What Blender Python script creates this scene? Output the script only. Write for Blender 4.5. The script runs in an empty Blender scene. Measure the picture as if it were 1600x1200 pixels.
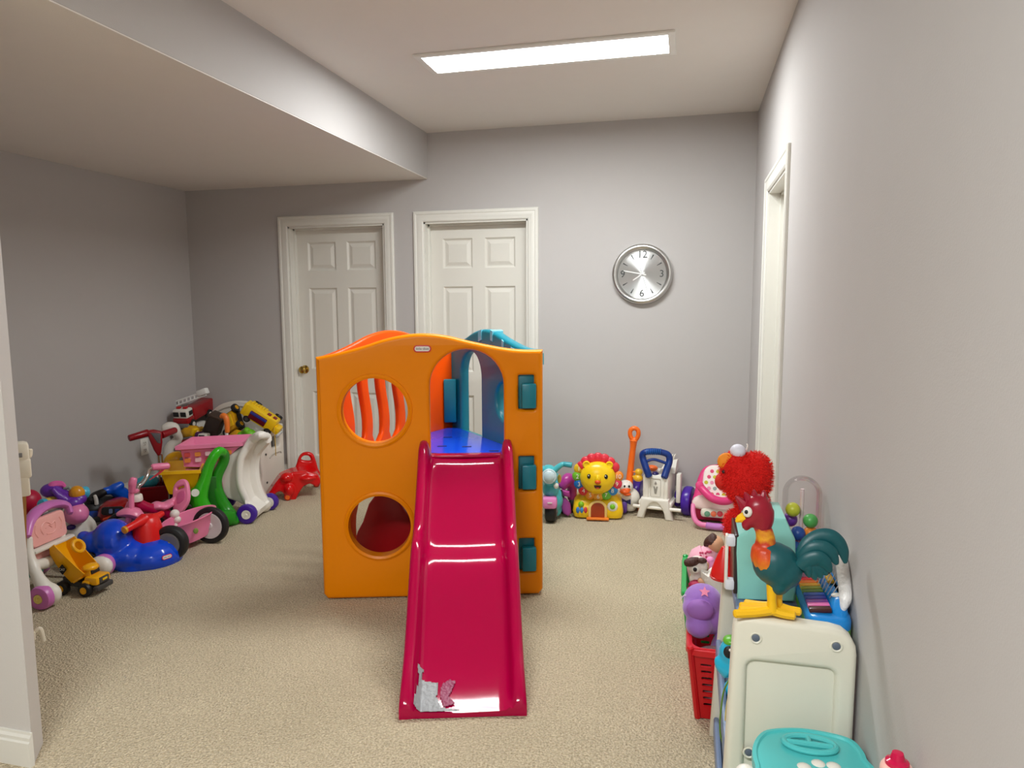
import bpy, bmesh, math, random
from mathutils import Vector as V, Matrix as MX, Euler
random.seed(7)
PI = math.pi
SC = bpy.context.scene
COL = SC.collection
R = math.radians

# ---------------------------------------------------------------- camera
FPX = 1107.0
CAM = V((0.0, -5.0173, 1.4434))
YAW, PITCH, ROLL = R(13.9947), R(6.4837), R(-0.2719)
def cam_axes():
    cy, sy, cp, sp = math.cos(YAW), math.sin(YAW), math.cos(PITCH), math.sin(PITCH)
    fw = V((-sy*cp, cy*cp, -sp)); rt = V((cy, sy, 0)); up = rt.cross(fw)
    cr, sr = math.cos(ROLL), math.sin(ROLL)
    return cr*rt + sr*up, -sr*rt + cr*up, fw
RT, UP, FW = cam_axes()
cd = bpy.data.cameras.new('camera'); co = bpy.data.objects.new('camera', cd); COL.objects.link(co)
cd.sensor_width = 36.0; cd.lens = FPX*36.0/1600.0; cd.clip_start = 0.02
co.matrix_world = MX((( RT.x, UP.x, -FW.x, CAM.x), (RT.y, UP.y, -FW.y, CAM.y), (RT.z, UP.z, -FW.z, CAM.z), (0, 0, 0, 1)))
SC.camera = co

# ---------------------------------------------------------------- light and exposure
W = bpy.data.worlds.new('world'); SC.world = W; W.use_nodes = True
W.node_tree.nodes['Background'].inputs[0].default_value = (1.0, 0.95, 0.9, 1)
W.node_tree.nodes['Background'].inputs[1].default_value = 0.15
SC.view_settings.view_transform = 'Standard'
SC.view_settings.look = 'None'
SC.view_settings.gamma = 1
SC.view_settings.use_curve_mapping = False
SC.view_settings.exposure = 0.92
PANEL_W = (25.5, 50.0)          # watts of the front and rear ceiling panels
PANEL_COL = (0.965, 1.0, 1.0)
PANEL_EMIT = 6.0

# ---------------------------------------------------------------- materials
def lin(c):
    return tuple(((x/255)/12.92 if x/255 <= 0.04045 else ((x/255+0.055)/1.055)**2.4) for x in c)
MATS = {}
def mat(col, rough=0.35, metal=0.0, bump=0.0, bscale=60, vary=0.06, coat=0.0, trans=0.0, spec=0.5, sheen=0.0, alpha=1.0):
    """procedural surface: base colour mottled by noise, fine noise bump"""
    key = (tuple(col), rough, metal, bump, bscale, vary, coat, trans, spec, sheen, alpha)
    if key in MATS: return MATS[key]
    m = bpy.data.materials.new('plastic_%d_%d_%d' % tuple(int(c) for c in col)); m.use_nodes = True
    nt = m.node_tree; b = nt.nodes['Principled BSDF']
    c = lin(col)
    tc = nt.nodes.new('ShaderNodeTexCoord')
    no = nt.nodes.new('ShaderNodeTexNoise'); no.inputs['Scale'].default_value = 9.0; no.inputs['Detail'].default_value = 4
    nt.links.new(tc.outputs['Object'], no.inputs['Vector'])
    mx = nt.nodes.new('ShaderNodeMix'); mx.data_type = 'RGBA'
    mx.inputs[6].default_value = (*[x*(1-vary) for x in c], 1); mx.inputs[7].default_value = (*[min(1, x*(1+vary)) for x in c], 1)
    nt.links.new(no.outputs['Fac'], mx.inputs[0]); nt.links.new(mx.outputs[2], b.inputs['Base Color'])
    b.inputs['Roughness'].default_value = rough; b.inputs['Metallic'].default_value = metal
    b.inputs['Specular IOR Level'].default_value = spec
    b.inputs['Coat Weight'].default_value = coat; b.inputs['Coat Roughness'].default_value = 0.08
    b.inputs['Transmission Weight'].default_value = trans
    b.inputs['Sheen Weight'].default_value = sheen
    b.inputs['Alpha'].default_value = alpha
    if bump:
        n2 = nt.nodes.new('ShaderNodeTexNoise'); n2.inputs['Scale'].default_value = bscale; n2.inputs['Detail'].default_value = 3
        nt.links.new(tc.outputs['Object'], n2.inputs['Vector'])
        bp = nt.nodes.new('ShaderNodeBump'); bp.inputs['Strength'].default_value = bump; bp.inputs['Distance'].default_value = 0.01
        nt.links.new(n2.outputs['Fac'], bp.inputs['Height']); nt.links.new(bp.outputs[0], b.inputs['Normal'])
    MATS[key] = m
    return m

# ---------------------------------------------------------------- mesh builder
def catmull(pts, n=6, closed=False):
    pts = [V(p) for p in pts]
    if len(pts) < 3: return pts
    out = []; L = len(pts)
    rng = range(L) if closed else range(L-1)
    for i in rng:
        if closed: p0, p1, p2, p3 = pts[i-1], pts[i], pts[(i+1) % L], pts[(i+2) % L]
        else: p0, p1, p2, p3 = pts[max(i-1, 0)], pts[i], pts[i+1], pts[min(i+2, L-1)]
        for k in range(n):
            t = k/n
            out.append(0.5*((2*p1)+(p2-p0)*t+(2*p0-5*p1+4*p2-p3)*t*t+(3*p1-p0-3*p2+p3)*t**3))
    if not closed: out.append(pts[-1])
    return out
def lerp_list(vals, n):
    L = len(vals)
    if n == 1: return [vals[0]]
    o = []
    for i in range(n):
        t = i/(n-1)*(L-1); k = min(int(t), L-2) if L > 1 else 0
        o.append(vals[k] + (vals[min(k+1, L-1)]-vals[k])*(t-k))
    return o
def circ(cx, cy, r, n=40, ry=None): return [(cx+r*math.cos(2*PI*i/n), cy+(ry or r)*math.sin(2*PI*i/n)) for i in range(n)]
def rrect(x0, y0, x1, y1, r, n=5):
    o = []
    for cx, cy, a in ((x1-r, y1-r, 0), (x0+r, y1-r, 90), (x0+r, y0+r, 180), (x1-r, y0+r, 270)):
        for k in range(n+1):
            t = R(a+90*k/n); o.append((cx+r*math.cos(t), cy+r*math.sin(t)))
    return o
def sm2(pts, n=5): return [(p.x, p.y) for p in catmull([(x, y, 0) for x, y in pts], n, True)]
def axmat(d, o=(0, 0, 0)):
    d = V(d).normalized(); q = V((0, 0, 1)).rotation_difference(d)
    return MX.Translation(V(o)) @ q.to_matrix().to_4x4()
def rotm(rx=0, ry=0, rz=0): return Euler((R(rx), R(ry), R(rz))).to_matrix().to_4x4()
def fm(o, x, y):
    """matrix with origin o, local x and y axes"""
    x = V(x).normalized(); y = V(y); z = x.cross(y).normalized(); y = z.cross(x)
    return MX(((x.x, y.x, z.x, o[0]), (x.y, y.y, z.y, o[1]), (x.z, y.z, z.z, o[2]), (0, 0, 0, 1)))
class G:
    def __init__(s): s.bm = bmesh.new(); s.m = MX.Identity(4)
    def add(s, me, m=None):
        me.transform(s.m @ (m or MX.Identity(4))); s.bm.from_mesh(me); bpy.data.meshes.remove(me); return s
    def addbm(s, b, m=None):
        me = bpy.data.meshes.new('t'); b.to_mesh(me); b.free(); return s.add(me, m)
    def box(s, c, d, bev=0.0, rot=None, tap=None, seg=2):
        b = bmesh.new(); bmesh.ops.create_cube(b, size=1)
        for v in b.verts:
            v.co = V((v.co.x*d[0], v.co.y*d[1], v.co.z*d[2]))
            if tap and v.co.z > 0: v.co.x *= tap[0]; v.co.y *= tap[1]
        if bev: bmesh.ops.bevel(b, geom=b.edges[:], offset=bev, segments=seg, profile=0.5, affect='EDGES')
        return s.addbm(b, MX.Translation(V(c)) @ (rot or MX.Identity(4)))
    def lathe(s, prof, m=None, n=28, close=True):
        b = bmesh.new(); rings = []
        for r, z in prof:
            if abs(r) < 1e-6: rings.append([b.verts.new((0, 0, z))])
            else: rings.append([b.verts.new((r*math.cos(2*PI*i/n), r*math.sin(2*PI*i/n), z)) for i in range(n)])
        for a, c in zip(rings[:-1], rings[1:]):
            for i in range(n):
                j = (i+1) % n
                if len(a) == 1 and len(c) == 1: continue
                if len(a) == 1: b.faces.new((a[0], c[j], c[i]))
                elif len(c) == 1: b.faces.new((a[i], a[j], c[0]))
                else: b.faces.new((a[i], a[j], c[j], c[i]))
        if close:
            if len(rings[0]) > 1: b.faces.new(rings[0][::-1])
            if len(rings[-1]) > 1: b.faces.new(rings[-1])
        bmesh.ops.recalc_face_normals(b, faces=b.faces[:])
        return s.addbm(b, m)
    def cyl(s, p0, p1, r0, r1=None, n=20, bev=0.0):
        p0, p1 = V(p0), V(p1); L = (p1-p0).length; r1 = r0 if r1 is None else r1
        if bev: prof = [(r0-bev, 0), (r0-bev*.3, bev*.3), (r0, bev), (r1, L-bev), (r1-bev*.3, L-bev*.3), (r1-bev, L)]
        else: prof = [(r0, 0), (r1, L)]
        return s.lathe(prof, axmat(p1-p0, p0), n)
    def ell(s, c, r, rot=None, n=16):
        b = bmesh.new(); bmesh.ops.create_uvsphere(b, u_segments=n, v_segments=max(6, n*2//3), radius=1)
        if not hasattr(r, '__len__'): r = (r, r, r)
        return s.addbm(b, MX.Translation(V(c)) @ (rot or MX.Identity(4)) @ MX.Diagonal((*r, 1)))
    def tube(s, path, r, n=10, sm=5, closed=False, flat=1.0, up=None, cap=True):
        P = catmull(path, sm, closed) if sm else [V(p) for p in path]
        rs = lerp_list(list(r), len(P)) if hasattr(r, '__len__') else [r]*len(P)
        L = len(P)
        T = []
        for i in range(L):
            if closed: t = P[(i+1) % L]-P[i-1]
            else: t = P[min(i+1, L-1)]-P[max(i-1, 0)]
            T.append(t.normalized())
        u = V(up) if up is not None else (V((0, 0, 1)) if abs(T[0].z) < .9 else V((1, 0, 0)))
        b = bmesh.new(); rings = []
        def ring(p, t, u, rad):
            a = t.cross(u).normalized(); c = a.cross(t)
            return [b.verts.new(p + a*rad*math.cos(2*PI*k/n) + c*rad*flat*math.sin(2*PI*k/n)) for k in range(n)]
        for i in range(L):
            if i: u = (u - T[i]*u.dot(T[i]));
            if u.length < 1e-6: u = V((0, 1, 0)) - T[i]*T[i].y
            u.normalize()
            if cap and not closed and i == 0:
                rings.append(ring(P[0]-T[0]*rs[0]*.35*min(1, flat), T[0], u, rs[0]*.6))
            rings.append(ring(P[i], T[i], u, rs[i]))
            if cap and not closed and i == L-1:
                rings.append(ring(P[i]+T[i]*rs[i]*.35*min(1, flat), T[i], u, rs[i]*.6))
        prs = list(zip(rings[:-1], rings[1:])) + ([(rings[-1], rings[0])] if closed else [])
        for A, Bq in prs:
            for k in range(n):
                j = (k+1) % n; b.faces.new((A[k], A[j], Bq[j], Bq[k]))
        if not closed: b.faces.new(rings[0][::-1]); b.faces.new(rings[-1])
        bmesh.ops.recalc_face_normals(b, faces=b.faces[:])
        return s.addbm(b)
    def torus(s, c, Rr, r, axis=(0, 0, 1), n=32, k=10):
        m = axmat(axis, c)
        return s.tube([m @ V((Rr*math.cos(2*PI*i/n), Rr*math.sin(2*PI*i/n), 0)) for i in range(n)], r, k, 0, True)
    def plate(s, outline, th, m=None, holes=(), bev=0.0, seg=2):
        """flat outline in local xy, thickness th centred on z, holes and rounded rims"""
        cu = bpy.data.curves.new('t', 'CURVE'); cu.dimensions = '2D'; cu.fill_mode = 'BOTH'
        cu.extrude = max(th/2-bev, 0); cu.bevel_depth = bev; cu.bevel_resolution = seg; cu.offset = -bev
        for pts in [outline, *holes]:
            sp = cu.splines.new('POLY'); sp.points.add(len(pts)-1); sp.use_cyclic_u = True
            for q, p in zip(sp.points, pts): q.co = (p[0], p[1], 0, 1)
        o = bpy.data.objects.new('t', cu); me = bpy.data.meshes.new_from_object(o)
        bpy.data.objects.remove(o); bpy.data.curves.remove(cu)
        b = bmesh.new(); b.from_mesh(me); bpy.data.meshes.remove(me)
        bmesh.ops.remove_doubles(b, verts=b.verts[:], dist=1e-5); bmesh.ops.recalc_face_normals(b, faces=b.faces[:])
        return s.addbm(b, m)
    def prism(s, pts, z0, z1):
        b = bmesh.new(); lo = [b.verts.new((x, y, z0)) for x, y in pts]; hi = [b.verts.new((x, y, z1)) for x, y in pts]
        n = len(pts)
        for i in range(n): j = (i+1) % n; b.faces.new((lo[i], lo[j], hi[j], hi[i]))
        b.faces.new(lo[::-1]); b.faces.new(hi); bmesh.ops.recalc_face_normals(b, faces=b.faces[:])
        return s.addbm(b)
    def loft(s, secs, cap=True, closed=False):
        """secs: list of closed rings with equal vertex counts"""
        b = bmesh.new(); rs = [[b.verts.new(V(p)) for p in r] for r in secs]; n = len(rs[0])
        for A, B in zip(rs[:-1], rs[1:]):
            for i in range(n): j = (i+1) % n; b.faces.new((A[i], A[j], B[j], B[i]))
        if cap: b.faces.new(rs[0][::-1]); b.faces.new(rs[-1])
        bmesh.ops.recalc_face_normals(b, faces=b.faces[:])
        return s.addbm(b)
    def text(s, txt, size, m, th=0.001):
        cu = bpy.data.curves.new('t', 'FONT'); cu.body = txt; cu.size = size; cu.extrude = th; cu.align_x = 'CENTER'; cu.align_y = 'CENTER'
        o = bpy.data.objects.new('t', cu); me = bpy.data.meshes.new_from_object(o)
        bpy.data.objects.remove(o); bpy.data.curves.remove(cu)
        return s.add(me, m)
    def blend(s, vox=0.006, it=6, dec=None):
        """fuse all pieces into one continuous skin"""
        me = bpy.data.meshes.new('t'); s.bm.to_mesh(me); o = bpy.data.objects.new('t', me); COL.objects.link(o)
        r = o.modifiers.new('r', 'REMESH'); r.mode = 'VOXEL'; r.voxel_size = vox
        k = o.modifiers.new('s', 'SMOOTH'); k.iterations = it; k.factor = 0.5
        dg = bpy.context.evaluated_depsgraph_get(); ne = bpy.data.meshes.new_from_object(o.evaluated_get(dg))
        bpy.data.objects.remove(o); bpy.data.meshes.remove(me)
        s.bm.free(); s.bm = bmesh.new(); s.bm.from_mesh(ne); bpy.data.meshes.remove(ne); return s
def obj(name, g, m, parent=None, ang=38, label=None, kind=None):
    me = bpy.data.meshes.new(name); g.bm.to_mesh(me); g.bm.free()
    for p in me.polygons: p.use_smooth = True
    me.set_sharp_from_angle(angle=R(ang)); me.materials.append(m)
    o = bpy.data.objects.new(name, me); COL.objects.link(o)
    if parent is not None: o.parent = parent
    if label: o['label'] = label
    if kind: o['kind'] = kind
    return o
def tag(o, label, cat, group=None):
    o['label'] = label; o['category'] = cat
    if group: o['group'] = group
    return o
def thing(name, label, cat, loc=(0, 0, 0), rz=0.0, group=None):
    o = bpy.data.objects.new(name, None); COL.objects.link(o); o.empty_display_size = .05
    o.location = loc; o.rotation_euler = (0, 0, rz)
    return tag(o, label, cat, group)
def struct(name, g, m, label=None, parent=None, ang=30):
    o = obj(name, g, m, parent, ang); o['kind'] = 'structure'
    if label: o['label'] = label
    return o
def dup(o, parent=None):
    c = o.copy(); COL.objects.link(c)
    if parent is not None: c.parent = parent
    for ch in list(o.children): dup(ch, c)
    return c
def wheel(parent, c, axis, r, w, tire, hub, hr=0.55, name='wheel', hubname='hub', n=28):
    """wheel centred at c; axis points out of its visible side"""
    m = axmat(axis, c); b = min(w*.28, r*.3)
    g = G().lathe([(r*.35, -w/2), (r-b, -w/2), (r-b*.3, -w/2+b*.3), (r, -w/2+b), (r, w/2-b), (r-b*.3, w/2-b*.3), (r-b, w/2), (r*hr, w/2), (r*hr*.95, w/2-w*.08), (0, w/2-w*.08)], m, n)
    t = obj(name, g, tire, parent)
    h = G().lathe([(r*hr*.93, w/2-w*.1), (r*hr*.9, w/2+w*.02), (r*hr*.6, w/2+w*.03), (r*hr*.45, w/2-w*.02), (r*hr*.25, w/2-w*.02), (r*hr*.22, w/2+w*.1), (0, w/2+w*.12)], m, n)
    obj(hubname, h, hub, t)
    return t
def ray(px, py): return (FW + RT*((px-800)/FPX) + UP*((600-py)/FPX))
def floor_at(px, py, z=0.0):
    d = ray(px, py); return CAM + d*((z-CAM.z)/d.z)
class Fr:
    """frame of a thing standing at a known place: x to the right as seen on entering the room, y away, z up"""
    def __init__(s, base, ang=None):
        s.o = V(base)
        if ang is None:
            d = (s.o-CAM); d.z = 0; d.normalize(); ang = math.atan2(-d.x, d.y)
        s.a = ang; s.X = V((math.cos(ang), math.sin(ang), 0)); s.Y = V((-math.sin(ang), math.cos(ang), 0))
    def loc(s, p): q = V(p)-s.o; return V((q.dot(s.X), q.dot(s.Y), q.z))
    def __call__(s, px, py, d=0.0):
        r = ray(px, py); k = ((s.o + s.Y*d - CAM).dot(s.Y))/r.dot(s.Y); return s.loc(CAM + r*k)
    def fl(s, px, py, z=0.0): return s.loc(floor_at(px, py, z))
def stick(o, p, d):
    """matrix lying on the surface of mesh object o where a line from p along d (local) meets it"""
    from mathutils.bvhtree import BVHTree
    b = bmesh.new(); b.from_mesh(o.data); hit = BVHTree.FromBMesh(b).ray_cast(V(p), V(d).normalized()); b.free()
    n = hit[1]; x = V((0, 0, 1)).cross(n).normalized(); y = n.cross(x)
    return MX(((x.x, y.x, n.x, hit[0].x), (x.y, y.y, n.y, hit[0].y), (x.z, y.z, n.z, hit[0].z), (0, 0, 0, 1)))
def logo(parent, m, s=1.0):
    """white pill badge with a red border and the maker's lettering"""
    g = G().plate(rrect(-.042*s, -.017*s, .042*s, .017*s, .016*s), .004*s, m, bev=.001*s); b = obj('badge', g, mat((205, 40, 50), .3), parent, label='red rimmed white maker badge')
    g = G().plate(rrect(-.036*s, -.0115*s, .036*s, .0115*s, .011*s), .0046*s, m); obj('badge_face', g, mat((235, 232, 225), .35), b)
    g = G().text('little tikes', .0155*s, m @ MX.Translation((0, 0, .0026*s)), .0003); obj('lettering', g, mat((60, 60, 80), .4), b)
# ---------------------------------------------------------------- room
XL, XR, H, XS, ZS = -3.944, 0.407, 2.677, -1.879, 2.356
YB = -7.6
def wall_mat(col, name):
    return mat(col, 0.75, bump=0.06, bscale=240, vary=0.015, spec=0.3)
M_WALL = wall_mat((188, 184, 182), 'wall'); M_CEIL = wall_mat((232, 227, 221), 'ceiling')
M_TRIM = mat((226, 224, 216), 0.35, vary=0.01)
def carpet_mat():
    m = bpy.data.materials.new('carpet'); m.use_nodes = True; nt = m.node_tree; b = nt.nodes['Principled BSDF']
    tc = nt.nodes.new('ShaderNodeTexCoord')
    n1 = nt.nodes.new('ShaderNodeTexNoise'); n1.inputs['Scale'].default_value = 135; n1.inputs['Detail'].default_value = 3; n1.inputs['Roughness'].default_value = .7
    n2 = nt.nodes.new('ShaderNodeTexNoise'); n2.inputs['Scale'].default_value = 2.2; n2.inputs['Detail'].default_value = 4
    vo = nt.nodes.new('ShaderNodeTexVoronoi'); vo.inputs['Scale'].default_value = 120
    for n in (n1, n2, vo): nt.links.new(tc.outputs['Object'], n.inputs['Vector'])
    cr = nt.nodes.new('ShaderNodeValToRGB'); e = cr.color_ramp.elements
    e[0].position = .34; e[0].color = (*lin((186, 166, 130)), 1); e[1].position = .62; e[1].color = (*lin((241, 225, 194)), 1)
    nt.links.new(n1.outputs['Fac'], cr.inputs[0])
    mx = nt.nodes.new('ShaderNodeMix'); mx.data_type = 'RGBA'; mx.blend_type = 'MULTIPLY'; mx.inputs[0].default_value = .35
    cr2 = nt.nodes.new('ShaderNodeValToRGB'); e = cr2.color_ramp.elements
    e[0].position = .3; e[0].color = (.72, .7, .66, 1); e[1].position = .7; e[1].color = (1, 1, 1, 1)
    nt.links.new(n2.outputs['Fac'], cr2.inputs[0]); nt.links.new(cr.outputs[0], mx.inputs[6]); nt.links.new(cr2.outputs[0], mx.inputs[7])
    nt.links.new(mx.outputs[2], b.inputs['Base Color'])
    ad = nt.nodes.new('ShaderNodeMath'); ad.operation = 'ADD'
    nt.links.new(n1.outputs['Fac'], ad.inputs[0]); nt.links.new(vo.outputs['Distance'], ad.inputs[1])
    bp = nt.nodes.new('ShaderNodeBump'); bp.inputs['Strength'].default_value = .9; bp.inputs['Distance'].default_value = .012
    nt.links.new(ad.outputs[0], bp.inputs['Height']); nt.links.new(bp.outputs[0], b.inputs['Normal'])
    b.inputs['Roughness'].default_value = .95; b.inputs['Specular IOR Level'].default_value = .1; b.inputs['Sheen Weight'].default_value = .15
    return m
struct('floor', G().box(((XL+XR)/2, YB/2+.1, -.05), (XR-XL+.6, -YB+.8, .1)), carpet_mat(), 'beige looped carpet')
# back wall with two door openings
D1 = (-3.119, -2.155); D2 = (-1.996, -1.051); ZC = 2.12; CW = .078
xz = MX(((1, 0, 0, 0), (0, 0, -1, 0), (0, 1, 0, 0), (0, 0, 0, 1)))          # xy outline -> xz plane, thickness towards -y
def opening(d): return [(d[0]+CW, 0), (d[1]-CW, 0), (d[1]-CW, ZC-CW), (d[0]+CW, ZC-CW)]
o1, o2 = opening(D1), opening(D2)
out = [(XL-.1, 0), o1[0], o1[3], o1[2], o1[1], o2[0], o2[3], o2[2], o2[1], (XR+.1, 0), (XR+.1, H+.02), (XL-.1, H+.02)]
struct('wall_back', G().plate(out, .14, MX.Translation((0, .07, 0)) @ xz), M_WALL, 'lilac grey back wall with two doors')
# a strip behind the doors so that nothing leaks
struct('wall_left', G().box((XL-.06, YB/2, H/2), (.12, -YB+.3, H)), M_WALL, 'lilac grey left wall')
DR = (-1.700, -.765); zr = ZC
yz = MX(((0, 0, 1, 0), (1, 0, 0, 0), (0, 1, 0, 0), (0, 0, 0, 1)))          # xy outline -> yz plane
out = [(YB, 0), (DR[0]+CW, 0), (DR[0]+CW, zr-CW), (DR[1]-CW, zr-CW), (DR[1]-CW, 0), (.1, 0), (.1, H+.02), (YB, H+.02)]
struct('wall_right', G().plate(out, .14, MX.Translation((XR+.07, 0, 0)) @ yz), M_WALL, 'lilac grey right wall with a doorway near the far corner')
struct('wall_front', G().box(((XL+XR)/2, YB-.06, H/2), (XR-XL+.4, .12, H)), M_WALL, 'wall behind the viewer')
struct('ceiling', G().plate([(XL-.1, YB-.1), (XR+.1, YB-.1), (XR+.1, .1), (XL-.1, .1)], .1, MX.Translation((0, 0, H+.05)), holes=[[(-1.342, -1.538), (-.113, -1.538), (-.113, -1.273), (-1.342, -1.273)], [(-1.342, -5.72), (-.113, -5.72), (-.113, -5.455), (-1.342, -5.455)]]), M_CEIL, 'off white ceiling')
so = struct('ceiling_soffit', G().box(((XL+XS)/2, YB/2, (ZS+H)/2+.005), (XS-XL, -YB, H-ZS+.01)), M_WALL, 'dropped boxed soffit along the left side, lilac grey side face')
struct('soffit_underside', G().box(((XL+XS)/2-.001, YB/2, ZS-.002), (XS-XL-.002, -YB, .006)), M_CEIL, 'off white underside', so)
# partition end at the far left
A = (-1.98, -3.354); Bc = (-2.05, -3.256)
struct('wall_partition', G().prism([A, Bc, (XL, Bc[1]), (XL, A[1])], 0, ZS-.004), mat((206, 202, 198), .7, bump=.06, bscale=240, vary=.015), 'pale wall end at the left foreground')
def base(name, a, b, n, h=.135, t=.015, par=None):
    a, b, n = V((*a, 0)), V((*b, 0)), V((*n, 0)); L = (b-a).length; x = (b-a).normalized()
    prof = [(0, 0), (t, 0), (t, h*.72), (t*.7, h*.76), (t*.7, h*.86), (t*.35, h*.93), (t*.3, h), (0, h)]
    g = G().loft([[a+n*p+V((0, 0, q)) for p, q in prof], [b+n*p+V((0, 0, q)) for p, q in prof]])
    return struct(name, g, M_TRIM, 'white baseboard', par)
base('baseboard_back', (D2[1], 0), (XR, 0), (0, -1), .16)
base('baseboard_back_left', (XL, 0), (D1[0], 0), (0, -1), .16)
base('baseboard_back_middle', (D1[1], 0), (D2[0], 0), (0, -1), .16)
base('baseboard_left', (XL, 0), (XL, -3.2), (1, 0), .16)
base('baseboard_right', (XR, DR[0]), (XR, YB), (-1, 0), .16)
base('baseboard_right_corner', (XR, 0), (XR, DR[1]), (-1, 0), .16)
base('baseboard_partition', (A[0]+.005, A[1]), (XL, A[1]), (0, -1), .11, .016)
# doors: casing, jamb, slab with six panels
def casing(name, a, b, z, M, parent, side=False):
    """stepped moulding round an opening, swept along left leg, head, right leg; profile (across, proud)"""
    prof = [(0, 0), (0, .012), (.006, .018), (.02, .018), (.026, .014), (.04, .016), (.055, .012), (.07, .011), (.078, .006), (.078, 0)]
    secs = []
    for (x, zz, dx, dz) in ((a, 0, 1, 0), (a, z, 1, -1), (b, z, -1, -1), (b, 0, -1, 0)):
        secs.append([M @ V((x+dx*p, zz+dz*p, q)) for p, q in prof])
    return obj(name, G().loft(secs), M_TRIM, parent, 25)
def door(name, d, M, label, knob=None, slabcol=(224, 221, 212)):
    a, b = d; ia, ib, it = a+CW, b-CW, ZC-CW
    sm_ = mat(slabcol, .4, vary=.01)
    dz = -.09                                                        # slab face behind the wall face
    w = ib-ia; st, mu = .115, .095; pw = (w-2*st-mu)/2
    rows = [(.22, .75), (.93, it-.47), (it-.335, it-.115)]
    g = G(); holes = []
    for z0, z1 in rows:
        for k in range(2):
            x0 = ia+st+k*(pw+mu); holes.append([(x0, z0), (x0+pw, z0), (x0+pw, z1), (x0, z1)])
    g.plate([(ia+.003, .012), (ib-.003, .012), (ib-.003, it-.004), (ia+.003, it-.004)], .036, M @ MX.Translation((0, 0, dz-.018)), holes)
    root = obj(name, g, sm_, None, 25); root['kind'] = 'structure'; root['label'] = label
    for h in holes:
        (x0, z0), (x1, z1) = h[0], h[2]
        def rg(i, q): return [M @ V((x, z, q)) for x, z in ((x0+i, z0+i), (x1-i, z0+i), (x1-i, z1-i), (x0+i, z1-i))]
        p = G().loft([rg(0, dz-.03), rg(0, dz-.001), rg(.012, dz-.013), rg(.02, dz-.013), rg(.045, dz-.003), rg(.05, dz-.003)])
        obj('panel', p, sm_, root, 20)
    casing('casing', a, b, ZC, M, root)
    j = G()
    for (x0, x1, z0, z1) in ((ia-.001, ia+.012, 0, it), (ib-.012, ib+.001, 0, it), (ia, ib, it-.012, it+.001)):
        j.plate([(x0, z0), (x1, z0), (x1, z1), (x0, z1)], .135, M @ MX.Translation((0, 0, -.0685)))
    obj('jamb', j, M_TRIM, root, 25)
    s = G()
    for (x0, x1, z0, z1) in ((ia+.012, ia+.024, 0, it-.012), (ib-.024, ib-.012, 0, it-.012), (ia+.012, ib-.012, it-.024, it-.012)):
        s.plate([(x0, z0), (x1, z0), (x1, z1), (x0, z1)], .03, M @ MX.Translation((0, 0, dz+.016)))
    obj('door_stop', s, M_TRIM, root, 25)
    if knob:
        m = M @ MX.Translation((knob[0], knob[1], dz))
        k = obj('door_knob', G().lathe([(.012, .0), (.011, .02), (.016, .026), (.027, .036), (.03, .048), (.027, .058), (.016, .064), (0, .065)], m), mat((190, 160, 85), .18, 1.0), root, label='brass round knob')
        obj('rosette', G().lathe([(.033, 0), (.033, .004), (.022, .009), (.012, .01)], m), mat((190, 160, 85), .2, 1.0), k)
    return root
door('door_1', D1, xz, 'white six panel door with a brass knob, left of the two back doors', (-2.985, .925))
door('door_2', D2, xz, 'white six panel door behind the playhouse, right of the two back doors')
yzn = MX(((0, 0, -1, XR), (1, 0, 0, 0), (0, 1, 0, 0), (0, 0, 0, 1)))
door('door_3', DR, yzn, 'white door and casing in the right wall near the far corner')
# ceiling light panels
def panel(x0, x1, y0, y1, label, watts):
    t = thing('ceiling_light', label, 'ceiling light', ((x0+x1)/2, (y0+y1)/2, H), 0, 'slim ceiling panels')
    w, d = (x1-x0), (y1-y0)
    def rc(i): return [(-w/2+i, -d/2+i), (w/2-i, -d/2+i), (w/2-i, d/2-i), (-w/2+i, d/2-i)]
    obj('frame', G().plate(rc(-.022), .012, MX.Translation((0, 0, -.006)), [rc(.012)], bev=.003), mat((236, 234, 228), .4), t)
    obj('housing', G().plate(rc(.001), .06, MX.Translation((0, 0, .06))), mat((236, 234, 228), .5), t)
    dm = bpy.data.materials.new('light_diffuser'); dm.use_nodes = True; b = dm.node_tree.nodes['Principled BSDF']
    b.inputs['Base Color'].default_value = (.9, .9, .9, 1); b.inputs['Emission Color'].default_value = (*PANEL_COL, 1); b.inputs['Emission Strength'].default_value = PANEL_EMIT
    obj('diffuser', G().plate(rc(.013), .006, MX.Translation((0, 0, .001))), dm, t)
    ld = bpy.data.lights.new('panel_light', 'AREA'); ld.shape = 'RECTANGLE'; ld.size = w-.03; ld.size_y = d-.03; ld.energy = watts; ld.color = PANEL_COL
    lo = bpy.data.objects.new('panel_light', ld); COL.objects.link(lo); lo.parent = t; lo.location = (0, 0, -.004)
    return t
panel(-1.342, -.113, -1.538, -1.273, 'long lit white ceiling panel in a thin frame above the playhouse', PANEL_W[0])
panel(-1.342, -.113, -5.72, -5.455, 'long lit white ceiling panel behind the viewer', PANEL_W[1])
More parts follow.
